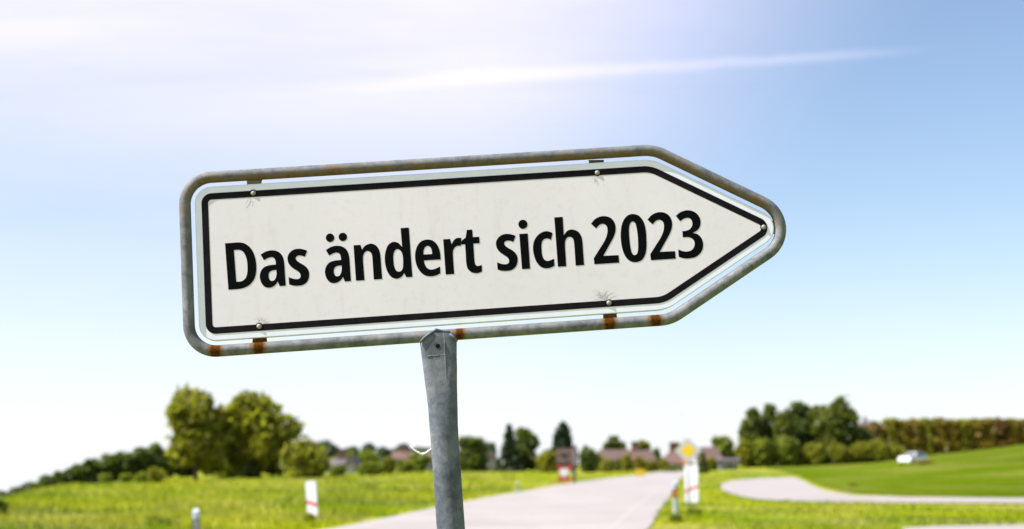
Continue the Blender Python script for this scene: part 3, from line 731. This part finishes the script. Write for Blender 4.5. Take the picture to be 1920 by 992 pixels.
tree('bush', 'low light bush between the two tall trees', 'bush', 428, 868, 26, 140, M['leafl'], 'bush', 205)
tree('deciduous_tree', 'bright narrow tree filling the gap between the two tall trees', 'tree', 428, 786, 24, 146, M['leafl'], 'spire', 209, 2500)
tree('bush', 'low dark shrub at the foot of the right tall tree', 'bush', 470, 862, 26, 136, M['leafd'], 'bush', 206)
tree('bush', 'large dome shaped olive bush right of the two tall trees', 'bush', 570, 824, 47, 134, M['leaf'], 'bush', 208, 4200)
for i, (px, top, hw, w) in enumerate([(324, 842, 26, 'just left of the left tall trunk'), (352, 850, 24, 'behind the left tall trunk'), (400, 846, 28, 'in the gap right of the left tall trunk'), (440, 850, 26, 'left of the right tall trunk'), (512, 850, 26, 'right of the right tall trunk')]):
    tree('deciduous_tree', 'low dark wood tree ' + w, 'tree', px, top, hw, 172, M['leafd'], 'round', 250 + i, 1400, 'low wood behind the two tall trees', .02)
# middle distance, left of the post
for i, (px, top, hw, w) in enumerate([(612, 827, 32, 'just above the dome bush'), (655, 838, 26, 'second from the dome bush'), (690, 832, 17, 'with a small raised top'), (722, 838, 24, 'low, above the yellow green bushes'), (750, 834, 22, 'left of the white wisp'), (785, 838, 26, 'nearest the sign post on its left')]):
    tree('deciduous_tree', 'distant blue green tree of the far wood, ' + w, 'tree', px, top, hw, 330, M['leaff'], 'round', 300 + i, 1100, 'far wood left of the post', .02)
mids = [('bush', 633, 871, 15, 142, 'leafl', 'bush', 'small yellow green bush right beside the dome bush'), ('deciduous_tree', 646, 848, 26, 190, 'leafl', 'round', 'light green tree above the brown roof left of the pale gable'), ('deciduous_tree', 692, 846, 24, 195, 'leafl', 'round', 'light green tree right behind the pale gable'),
 ('bush', 694, 866, 26, 140, 'leafl', 'bush', 'broad yellow green bush right of the pale gable'), ('bush', 729, 856, 15, 144, 'leaf', 'bush', 'upright darker bush between two yellow green ones'), ('bush', 760, 862, 20, 150, 'leafl', 'bush', 'yellow green bush below the white wisp left of the sign post'), ('deciduous_tree', 786, 848, 22, 160, 'leafl', 'round', 'bright tree under the white wisp beside the sign post'),
 ('deciduous_tree', 836, 842, 26, 175, 'leaf', 'round', 'tree mostly hidden behind the sign post'),
 ('deciduous_tree', 884, 821, 25, 160, 'leafd', 'hedge', 'block shaped dark tree just right of the sign post'), ('deciduous_tree', 918, 830, 18, 240, 'leaff', 'round', 'pale tree behind the small pink house'),
 ('conifer_tree', 955, 799, 22, 165, 'leafc', 'conifer', 'pointed dark conifer right of the pink house'), ('deciduous_tree', 984, 804, 27, 168, 'leafd', 'round', 'rounded dark tree touching the pointed conifer'), ('bush', 1026, 846, 22, 158, 'leaf', 'bush', 'mid green bush left of the crossing sign'),
 ('conifer_tree', 1053, 795, 24, 175, 'leafc', 'spire', 'dark conifer rising behind the railway crossing sign'), ('bush', 1104, 837, 21, 160, 'leafd', 'bush', 'round dark bush right of the railway crossing sign'),
 ('deciduous_tree', 1152, 819, 22, 260, 'leafd', 'round', 'dark round tree above the long brown roof'), ('deciduous_tree', 1202, 829, 20, 262, 'leaf', 'round', 'lighter tree above the right end of the long roof'), ('bush', 1138, 860, 14, 170, 'leaf', 'bush', 'small bush before the left end of the long roofed house'), ('deciduous_tree', 1177, 852, 12, 175, 'leaf', 'spire', 'slim upright tree before the middle of the long roofed house'), ('bush', 1201, 856, 13, 178, 'leafo', 'bush', 'olive bush above the yellow place sign'), ('bush', 1231, 838, 11, 212, 'leafd', 'bush', 'dark bush at the right end of the long roof'), ('bush', 1223, 864, 12, 182, 'leaf', 'bush', 'bush right of the yellow place sign above the road'),
 ('bush', 1122, 852, 13, 186, 'leaf', 'bush', 'bush covering the left gable of the long roofed house'), ('bush', 1160, 859, 11, 184, 'leafm', 'bush', 'dark bush left of the slim upright tree before the long house'), ('bush', 1243, 858, 12, 195, 'leaf', 'bush', 'bush at the left foot of the hipped red roof'), ('bush', 1334, 856, 13, 180, 'leaf', 'bush', 'bush between the narrow dark shrub and the grey shed'),
 ('deciduous_tree', 1268, 830, 11, 240, 'leafo', 'round', 'small dark treetop above the hipped red roof'), ('bush', 1318, 848, 9, 150, 'leafd', 'spire', 'narrow dark shrub just right of the yellow diamond sign'), ('deciduous_tree', 1358, 820, 25, 200, 'leafl', 'round', 'light green tree above the grey timber shed')]
for i, (nm, px, top, hw, Y, m, kd, lab) in enumerate(mids):
    tree(nm, lab, 'bush' if nm == 'bush' else 'tree', px, top, hw, Y, M[m], kd, 400 + i, 2200 if hw > 20 else 1300, None, .04)
# low hedge along the far road end
tree('bush', 'low pale hedge in front of the hipped roof house', 'hedge', 1262, 873, 24, 185, M['leafl'], 'bush', 450)
# the big group on the right
big = [(1404, 790, 20, 'round', 'leafm', 'lowest tree at the left end of the right hand group'), (1420, 766, 24, 'round', 'leafd', 'first tall tree from the left in the right hand group'), (1447, 758, 26, 'round', 'leafd', 'second tall tree from the left in the right hand group'), (1472, 774, 22, 'round', 'leafm', 'shorter tree between two taller ones in the right hand group'), (1499, 752, 30, 'round', 'leafd', 'tall dark tree at the middle of the right hand group'), (1533, 762, 36, 'round', 'leafm', 'broad dark tree right of the tall dark middle tree'), (1560, 757, 34, 'round', 'leafm', 'dense rounded tree left of the highest tree'), (1584, 745, 32, 'round', 'leafm', 'highest tree of the right hand group with loose top'), (1610, 802, 26, 'round', 'leafd', 'lower tree sloping down at the right end of the group')]
for i, (px, top, hw, kd, m, lab) in enumerate(big):
    tree('deciduous_tree', lab, 'tree', px, top, hw, 236 + (i % 3) * 3, M[m], kd, 520 + i, 1500 if kd == 'spire' else 2600, 'trees of the right hand group', .02)
for i, (px, top, hw, lab) in enumerate([(1396, 822, 20, 'leftmost bush under the right hand tree group'), (1432, 822, 30, 'light broad bush under the two left tall trees'), (1478, 818, 30, 'light bush below the tall dark middle tree'), (1526, 828, 28, 'middle bush under the right hand tree group'), (1572, 832, 28, 'bush under the highest tree'), (1614, 828, 24, 'rightmost bush under the right hand tree group'), (1648, 824, 28, 'dark bush between the tree group and the hedge'), (1680, 834, 22, 'bush behind the left side of the white car')]):
    tree('bush', lab, 'bush', px, top, hw, 228, M['leaf'] if i not in (1, 2) else M['leafl'], 'bush', 540 + i, 2400, 'bushes under the right trees')
tree('deciduous_tree', 'reddish brown tree just right of the highest tree', 'tree', 1622, 796, 17, 258, M['leafr'], 'round', 560)
tree('deciduous_tree', 'orange brown tree at the left end of the clipped hedge', 'tree', 1650, 789, 20, 262, M['leafr'], 'round', 561)
for i, (px, w) in enumerate([(1425, 'leftmost'), (1475, 'second from the left'), (1530, 'middle'), (1585, 'fourth from the left'), (1640, 'rightmost')]):
    tree('bush', 'dark undergrowth behind the right hand bushes, ' + w, 'bush', px, 850, 36, 250, M['leafd'], 'hedge', 620 + i, 1500, 'undergrowth behind the right hand bushes', .0)
names_ = ['first', 'second', 'third', 'fourth', 'fifth', 'sixth', 'seventh', 'eighth', 'ninth', 'tenth']
for i in range(9):
    px = 1674 + i * 23
    tree('hedge_tree', f'clipped olive hedge tree, {names_[i]} from the left in the long hedge on the hill', 'tree', px, 785 + (i * 7) % 4, 15, 266, M['leafo'] if i % 3 else M['leaf'], 'hedge', 570 + i, 2200, 'trees of the long hedge on the hill')
for i, px in enumerate((1878, 1901, 1925)):
    tree('hedge_tree', ['orange tinted tree beginning the second hedge after the gap', 'olive tree of the second hedge near the right picture edge', 'hedge tree cut by the right picture edge'][i], 'tree', px, 785 + i, 15, 266, M['leafr'] if i == 0 else M['leafo'], 'hedge', 590 + i, 2000, 'trees of the second hedge')
# weeds
for i, (px, py, hw, top, lab, m) in enumerate([(580, 980, 9, 970, 'dark weeds at the foot of the leaning left beacon', 'leaf'), (1303, 966, 16, 953, 'weeds at the foot of the right beacon', 'leaf'), (1267, 980, 10, 969, 'grass tuft at the foot of the orange marked delineator', 'leafl'), (1600, 912, 12, 906, 'dark weed clump at the edge of the green field', 'leaf'), (300, 988, 34, 968, 'tall pale grass clump in the lower left meadow', 'leafl'), (690, 914, 18, 907, 'dark weed patch in the meadow left of the sign post', 'leaf')]):
    tree('weed_clump', lab, 'weeds', px, top, hw, 0, M[m], 'bush', 600 + i, 500, base=gp(px, py))

# ------------------------------------------------------------------ roadside furniture
def beacon(label, px, top, bot, wpx, lean, flip):
    p = gp(px, bot + 3); Y = p.y; k = Y / F
    t = thing('countdown_beacon', label, 'beacon', p, (0, lean, math.radians(-16)), 'countdown beacons beside the road')
    w, h = wpx * k, (bot - top) * k; z0 = .12
    m_ = MB(); r = .06; out_ = []
    for cx, cz, a0 in ((w / 2 - r, z0 + h - r, 0), (-w / 2 + r, z0 + h - r, 90), (-w / 2 + r, z0 + r, 180), (w / 2 - r, z0 + r, 270)):
        for j in range(5): an = math.radians(a0 + j * 22.5); out_.append((cx + r * math.cos(an), cz + r * math.sin(an)))
    m_.prism(out_, -.03, .03); pl = fixn(m_.build('panel', M['white'], t))
    s = w * .42 * (-1 if flip else 1); zc_ = z0 + h * .36; b = MB()
    b.prism([(-w / 2 + .005, zc_ + s / 2 - .05), (w / 2 - .005, zc_ - s / 2 - .05), (w / 2 - .005, zc_ - s / 2 + .05), (-w / 2 + .005, zc_ + s / 2 + .05)], -.034, -.0302); fixn(b.build('red_stripe', M['red'], pl))
    q = MB(); q.tube([(0, .05, -.3), (0, .05, z0 + h * .9)], .03, 10); q.build('post', M['greym'], t)
    return t
beacon('white countdown beacon with one red stripe leaning on the left verge', 587.5, 909, 973, 20, math.radians(-5.5), False)
beacon('white countdown beacon with one red stripe under the yellow diamond sign', 1297, 877, 945, 25, 0, True)
def delineator(label, px, base, top, back, lean=0, sc=1):
    p = gp(px, base) if base < 992 else None
    if p is None:
        Y = EYE * F / (base - 870); p = at(px, base, Y); p.z = zt(p.x, p.y)
    Y = p.y; h = (base - top) * Y / F
    t = thing('delineator_post', label, 'delineator', p, (0, lean, math.radians(8)), 'roadside delineator posts')
    w = .07 * h / 1.0
    def sec(z0, z1, g_, s=1.0, cut=0):
        m_ = MB(); pts = [(-w * s, -w * .55 * s), (-w * .4 * s, -w * .9 * s), (w * .4 * s, -w * .9 * s), (w * s, -w * .55 * s), (w * .7 * s, w * .6 * s), (-w * .7 * s, w * .6 * s)]
        n_ = len(pts); m_.add([(x, y, z0) for x, y in pts] + [(x, y, z1 + (cut * (y / w))) for x, y in pts], [(i, (i + 1) % n_, (i + 1) % n_ + n_, i + n_) for i in range(n_)] + [tuple(range(n_)), tuple(range(n_, 2 * n_))])
        return fixn(m_.build(g_[0], g_[1], t))
    sec(-.2, h, ('post', M['pale']), 1, .04)
    sec(h * .58, h * .82, ('black_band', M['blackp']), 1.03)
    m_ = MB(); m_.prism([(-w * .62, h * .60), (w * .62, h * .60), (w * .62, h * .80), (-w * .62, h * .80)], -w * 1.02, -w * .94)
    fixn(m_.build('reflector', M['orange'] if not back else M['greym'], t)); return t
delineator('delineator post with orange reflector on the right road edge before the beacon', 1266.5, 976, 906, False)
delineator('pale delineator post at the bottom edge of the left meadow', 371, 1042, 954, True, math.radians(-4))
delineator('small distant pale delineator post on the far left verge of the road', 970, 928, 904, True)
# priority road sign
p = gp(1296, 957); Y = p.y; k = Y / F
t = thing('priority_road_sign', 'yellow diamond priority sign with white border standing above the right beacon', 'road sign', (p.x, p.y + .6, p.z), (0, 0, math.radians(-12))); Y += .6; k = Y / F
zc_ = at(1296, 845, Y).z - p.z; R = 25 * k
def diamond(r, rr=.05):
    out_ = []
    for a in (0, 90, 180, 270):
        c, s = math.cos(math.radians(a)), math.sin(math.radians(a))
        for j in (-1, 0, 1): an = math.radians(a + j * 35); q = r - rr * 1.41; out_.append((c * q + rr * math.cos(an), s * q + rr * math.sin(an) + zc_))
    return out_
m_ = MB(); m_.prism(diamond(R), -.04, -.036); wp = fixn(m_.build('white_plate', simple('sign_white', (.40, .40, .39), (.36, .36, .35), 6, .5), t))
m_ = MB(); m_.prism(diamond(R * .58, .02), -.0445, -.0405); fixn(m_.build('yellow_centre', M['yellow'], wp))
m_ = MB(); m_.tube([(0, 0, -.3), (0, 0, zc_ + R * .7)], .035, 12); m_.build('post', M['greym'], t, True)
for q in (.15, -.15):
    m_ = MB(); m_.box((0, -.018, zc_ + q), (.14, .036, .04)); m_.build('clamp', M['greym'], t)
# small orange board behind it
p = ground(1286, 110)
t = thing('orange_board', 'small orange board on a thin post just left behind the yellow diamond sign', 'road sign', p)
zc_ = at(1286, 864, 110).z - p.z
m_ = MB(); m_.prism([(-.2, zc_ - .36), (.2, zc_ - .36), (.24, zc_ + .2), (.05, zc_ + .36), (-.2, zc_ + .3)], -.03, -.01); fixn(m_.build('panel', M['orange'], t))
m_ = MB(); m_.tube([(0, 0, -.2), (0, 0, zc_ + .2)], .03, 8); m_.build('post', M['greym'], t)
# railway crossing sign
p = gp(1058, 908); Y = p.y; k = Y / F
t = thing('railway_crossing_sign', 'railway crossing post with brown signal box above a red tipped white cross', 'crossing sign', p)
def zz(py): return at(1058, py, Y).z - p.z
m_ = MB(); m_.tube([(0, .05, -.3), (0, .05, zz(842))], .05, 12); m_.build('post', M['greym'], t, True)
m_ = MB(); w = 15 * k
m_.prism([(-w, zz(869)), (w, zz(869)), (w, zz(841)), (-w, zz(841))], -.10, .0); bx_ = fixn(m_.build('signal_box', M['brownbox'], t))
for zc_ in (zz(847), zz(863)):
    m_ = MB(); m_.box((0, -.115, zc_), (w * 2, .03, .06)); m_.build('rail', M['greym'], bx_)
m_ = MB(); m_.tube([(0, -.102, zz(854.5)), (0, -.25, zz(854.5))], [4 * k, 4.6 * k], 14); m_.build('signal_lamp', M['blackp'], bx_)
for sgn in (-1, 1):
    A_, B_ = Vector((-11 * k * sgn, zz(873))), Vector((10 * k * sgn, zz(903)))
    d = (B_ - A_); nn_ = Vector((-d.y, d.x)).normalized() * (4.6 * k); yy = -.03 if sgn > 0 else -.055
    m_ = MB(); a, b = A_ + d * .24, A_ + d * .66; m_.prism([tuple(a - nn_), tuple(b - nn_), tuple(b + nn_), tuple(a + nn_)], yy - .02, yy); bd = fixn(m_.build('cross_board', M['white'], t))
    for f0, f1 in ((0, .24), (.66, 1)):
        a, b = A_ + d * f0, A_ + d * f1; m_ = MB(); m_.prism([tuple(a - nn_), tuple(b - nn_), tuple(b + nn_), tuple(a + nn_)], yy - .02, yy); fixn(m_.build('red_tip', M['redor'], bd))
# dark signal post beside it
p = gp(1077, 906); Y = p.y; k = Y / F
t = thing('signal_post', 'dark signal post with a tall mottled head right of the railway crossing sign', 'signal', p)
def zz(py): return at(1077, py, Y).z - p.z
m_ = MB(); m_.tube([(0, 0, -.3), (0, 0, zz(840))], .13, 12); m_.build('post', M['timber'], t, True)
m_ = MB(); w = 6.5 * k; m_.prism([(-w, zz(876)), (w, zz(876)), (w, zz(842)), (w * .4, zz(835)), (-w, zz(838))], -.30, -.13); hd_ = fixn(m_.build('signal_head', M['brownbox'], t))
for py in (846, 856, 866):
    m_ = MB(); m_.tube([(0, -.302, zz(py)), (0, -.42, zz(py))], [3.2 * k, 3.6 * k], 12); m_.build('signal_lamp', M['greym'], hd_)
# place sign
p = gp(1199, 894); Y = p.y; k = Y / F
t = thing('place_sign', 'small yellow place sign on two posts beside the far end of the road', 'road sign', p)
m_ = MB(); m_.prism([(-9 * k, 1.5 * k), (9 * k, 1.5 * k), (9 * k, 14 * k), (-9 * k, 14 * k)], -.05, -.02); fixn(m_.build('panel', M['yellow'], t))
for x in (-7 * k, 7 * k):
    m_ = MB(); m_.tube([(x, 0, -.2), (x, 0, 14 * k)], .035, 8); m_.build('post', M['greym'], t)
# lamp mast
p = ground(1284, 215); Y = 215; k = Y / F; h = at(1280, 781, Y).z - p.z
t = thing('street_lamp', 'tall thin pale mast rising above the yellow diamond sign', 'street lamp', p, (0, math.radians(-2.5), 0))
m_ = MB(); m_.tube([(0, 0, -.3), (0, 0, h * .5), (0, 0, h)], [.09, .07, .05], 12); m_.build('pole', M['pale'], t, True)
m_ = MB(); m_.tube([(0, 0, h - .05), (-.12, -.15, h + .08), (-.2, -.5, h + .12)], .04, 8); ar = m_.build('arm', M['pale'], t)
m_ = MB(); m_.prism([(-.32, h + .05), (-.08, h + .05), (-.1, h + .17), (-.3, h + .17)], -1.0, -.45); fixn(m_.build('lamp_head', M['pale'], ar))

# ------------------------------------------------------------------ houses
def house(label, px0, px1, eave, ridge, Y, depth, wm, rm, hip=0.0, rot=0, chimney=None, gable=False, cat='house', nwin=3):
    pxc = (px0 + px1) / 2; p = ground(pxc, Y); k = Y / F
    t = thing('house', label, cat, p, (0, 0, math.radians(rot)))
    w = (px1 - px0) * k / 2; he = at(pxc, eave, Y).z - p.z; hr = at(pxc, ridge, Y).z - p.z; d = depth / 2
    m_ = MB()
    if gable: m_.prism([(-w + .3, -.5), (w - .3, -.5), (w - .3, he), (0, hr - .15), (-w + .3, he)], -d, d)
    else: m_.box((0, 0, (he - .5) / 2), (2 * w - .6, depth, he + .5))
    wl = fixn(m_.build('wall', wm, t))
    m_ = MB(); e = .45
    if gable:
        for s in (-1, 1): m_.prism([(s * w, he - .25), (s * w, he - .05), (0, hr + .12), (0, hr - .1)], -d - e, d + e)
    else:
        x1 = w * (1 - hip)
        m_.add([(-w, -d - e, he - .1), (w, -d - e, he - .1), (w, d + e, he - .1), (-w, d + e, he - .1), (-x1, 0, hr), (x1, 0, hr), (-w, -d - e, he + .08), (w, -d - e, he + .08), (w, d + e, he + .08), (-w, d + e, he + .08)],
               [(0, 1, 2, 3), (0, 6, 7, 1), (1, 7, 8, 2), (2, 8, 9, 3), (3, 9, 6, 0), (6, 4, 5, 7), (7, 5, 8), (8, 5, 4, 9), (9, 4, 6)])
    rf = fixn(m_.build('roof', rm, t))
    if chimney:
        m_ = MB(); m_.box((chimney * w, 0, hr + .2), (.9, .9, 1.6)); m_.box((chimney * w, 0, hr + 1.04), (1.05, 1.05, .12)); m_.build('chimney', M['tile2'], rf)
    for i in range(nwin):
        x = -w + (i + .75) * 2 * w / (nwin + .5); zc_ = max(.9, he * .55); ww, wh = min(1.1, w / nwin * .7), min(1.2, he * .4)
        m_ = MB()
        for a in (-1, 1):
            m_.box((x + a * ww / 2, -d - .02, zc_), (.1, .08, wh + .1)); m_.box((x, -d - .02, zc_ + a * wh / 2), (ww - .1, .08, .1))
        fr = m_.build('window', M['white'], t)
        m_ = MB(); m_.box((x, -d - .008, zc_), (ww - .1, .03, wh - .1)); m_.build('pane', M['glass'], fr)
    return t
house('house with dark purple brown roof half hidden behind bushes left of the pale gable', 614, 652, 873, 860, 175, 8, M['stucco'], M['tile3'], 0, 0, .4)
house('small pale grey gabled house between yellow green bushes left of the sign post', 651, 675, 872, 857, 172, 7, simple('grey_stucco', (.42, .44, .47), (.38, .40, .43), 1, .85), M['tile3'], 0, 0, None, True, nwin=1)
house('house with faded red roof behind the yellow green bushes near the post', 736, 822, 862, 846, 205, 8, M['pink'], M['tile2'], 0, 0, -.5)
house('small pink house with pale wall just right of the sign post', 905, 934, 862, 846, 190, 8, M['pink'], M['pink'], 0, 0, None, True, nwin=2)
house('long house with brown roof left of the yellow place sign', 1117, 1226, 864, 843, 200, 9, M['stucco'], M['tile'], .12, 0, .35, nwin=5)
house('house with hipped red roof left of the yellow diamond sign', 1238, 1292, 870, 844, 205, 10, M['timber'], M['tile2'], .75, 0, -.1, nwin=2)
house('house with brown roof right of the yellow diamond sign', 1312, 1348, 862, 838, 195, 8, M['pink'], M['tile'], .1, 0, None, nwin=2)
house('flat grey timber shed at the left foot of the right tree group', 1344, 1384, 864, 859, 190, 4, M['timber'], M['tile3'], 0, 0, None, cat='shed', nwin=2)
# church tower far behind
Y = 420; p = ground(1626, Y); k = Y / F
t = thing('church_tower', 'dark pointed church spire peeping over the reddish brown tree', 'church', p)
zt_, zb_ = at(1626, 778, Y).z - p.z, at(1626, 797, Y).z - p.z
m_ = MB(); m_.box((0, 0, zb_ / 2), (4.2, 4.2, zb_)); m_.build('tower', M['stucco'], t)
m_ = MB(); m_.add([(-2.5, -2.5, zb_), (2.5, -2.5, zb_), (2.5, 2.5, zb_), (-2.5, 2.5, zb_), (0, 0, zt_), (-.6, -.6, zb_ + (zt_ - zb_) * .45), (.6, -.6, zb_ + (zt_ - zb_) * .45), (.6, .6, zb_ + (zt_ - zb_) * .45), (-.6, .6, zb_ + (zt_ - zb_) * .45)],
    [(0, 1, 6, 5), (1, 2, 7, 6), (2, 3, 8, 7), (3, 0, 5, 8), (5, 6, 4), (6, 7, 4), (7, 8, 4), (8, 5, 4), (0, 3, 2, 1)]); fixn(m_.build('spire', M['tile3'], t))

# ------------------------------------------------------------------ cars
def car(label, p, rotz, paint, lit=False, L=4.3):
    t = thing('parked_car', label, 'car', p, (0, 0, rotz), None)
    s = L / 4.3
    low = [(-2.12, .35), (-2.15, .62), (-2.08, .88), (-1.55, .98), (-.9, 1.0), (1.2, .98), (2.0, .92), (2.13, .7), (2.12, .35), (1.75, .22), (-1.8, .22)]
    m_ = MB(); m_.prism([(x * s, z) for x, z in low], -.86, .86); bd = fixn(m_.build('body', paint, t))
    bv = bd.modifiers.new('bevel', 'BEVEL'); bv.width = .06; bv.segments = 2
    cab = [(-1.0, .97), (-.35, 1.44), (.2, 1.5), (1.2, 1.48), (1.75, 1.25), (2.0, .94)]
    m_ = MB(); n_ = len(cab)
    def wy(z): return .84 - (z - .95) * .32
    m_.add([(x * s, -wy(z), z) for x, z in cab] + [(x * s, wy(z), z) for x, z in cab], [tuple(range(n_)), tuple(reversed(range(n_, 2 * n_)))] + [(i, i + n_, (i + 1) % n_ + n_, (i + 1) % n_) for i in range(n_)])
    fixn(m_.build('cabin', paint, t))
    for sy in (-1, 1):
        for pts in ([(-.75, 1.03), (-.28, 1.38), (.3, 1.42), (.3, 1.03)], [(.38, 1.03), (.38, 1.42), (1.15, 1.40), (1.5, 1.22), (1.6, 1.03)]):
            m_ = MB(); m_.add([(x * s, sy * (wy(z) + .006), z) for x, z in pts], [tuple(range(len(pts)))]); m_.build('side_window', M['glass'], t)
    m_ = MB(); m_.add([(-.96 * s, -.76, 1.01), (-.96 * s, .76, 1.01), (-.42 * s, .62, 1.40), (-.42 * s, -.62, 1.40)], [(0, 1, 2, 3)])
    for i in range(len(m_.v)): m_.v[i] = (m_.v[i][0] - .02, m_.v[i][1], m_.v[i][2] + .012)
    m_.build('windscreen', M['glass'], t)
    for x in (-1.35, 1.3):
        for sy in (-1, 1):
            m_ = MB(); m_.tube([(x * s, sy * .70, .32), (x * s, sy * .885, .32)], .32, 20); wh = m_.build('wheel', M['rubber'], t)
            m_ = MB(); m_.tube([(x * s, sy * .80, .32), (x * s, sy * .895, .32)], .19, 14); m_.build('rim', M['greym'], wh)
    for sy in (-1, 1):
        m_ = MB(); m_.tube([(-2.05 * s, sy * .62, .70), (-2.17 * s, sy * .62, .70)], [.085, .075], 14); m_.build('headlight', M['lamp'] if lit else M['white'], t)
        m_ = MB(); m_.box((2.11 * s, sy * .66, .78), (.06, .28, .16)); m_.build('tail_light', M['red'], t)
    return t
p = ground(1713, 172); car('white car half hidden by a bush at the edge of the green field', p, math.radians(40), M['carw'], False, 3.7)
tree('bush', 'low olive bush hiding the right half of the white car', 'bush', 1735, 863, 22, 0, M['leafo'], 'bush', 700, 2600, base=ground(1735, 167))
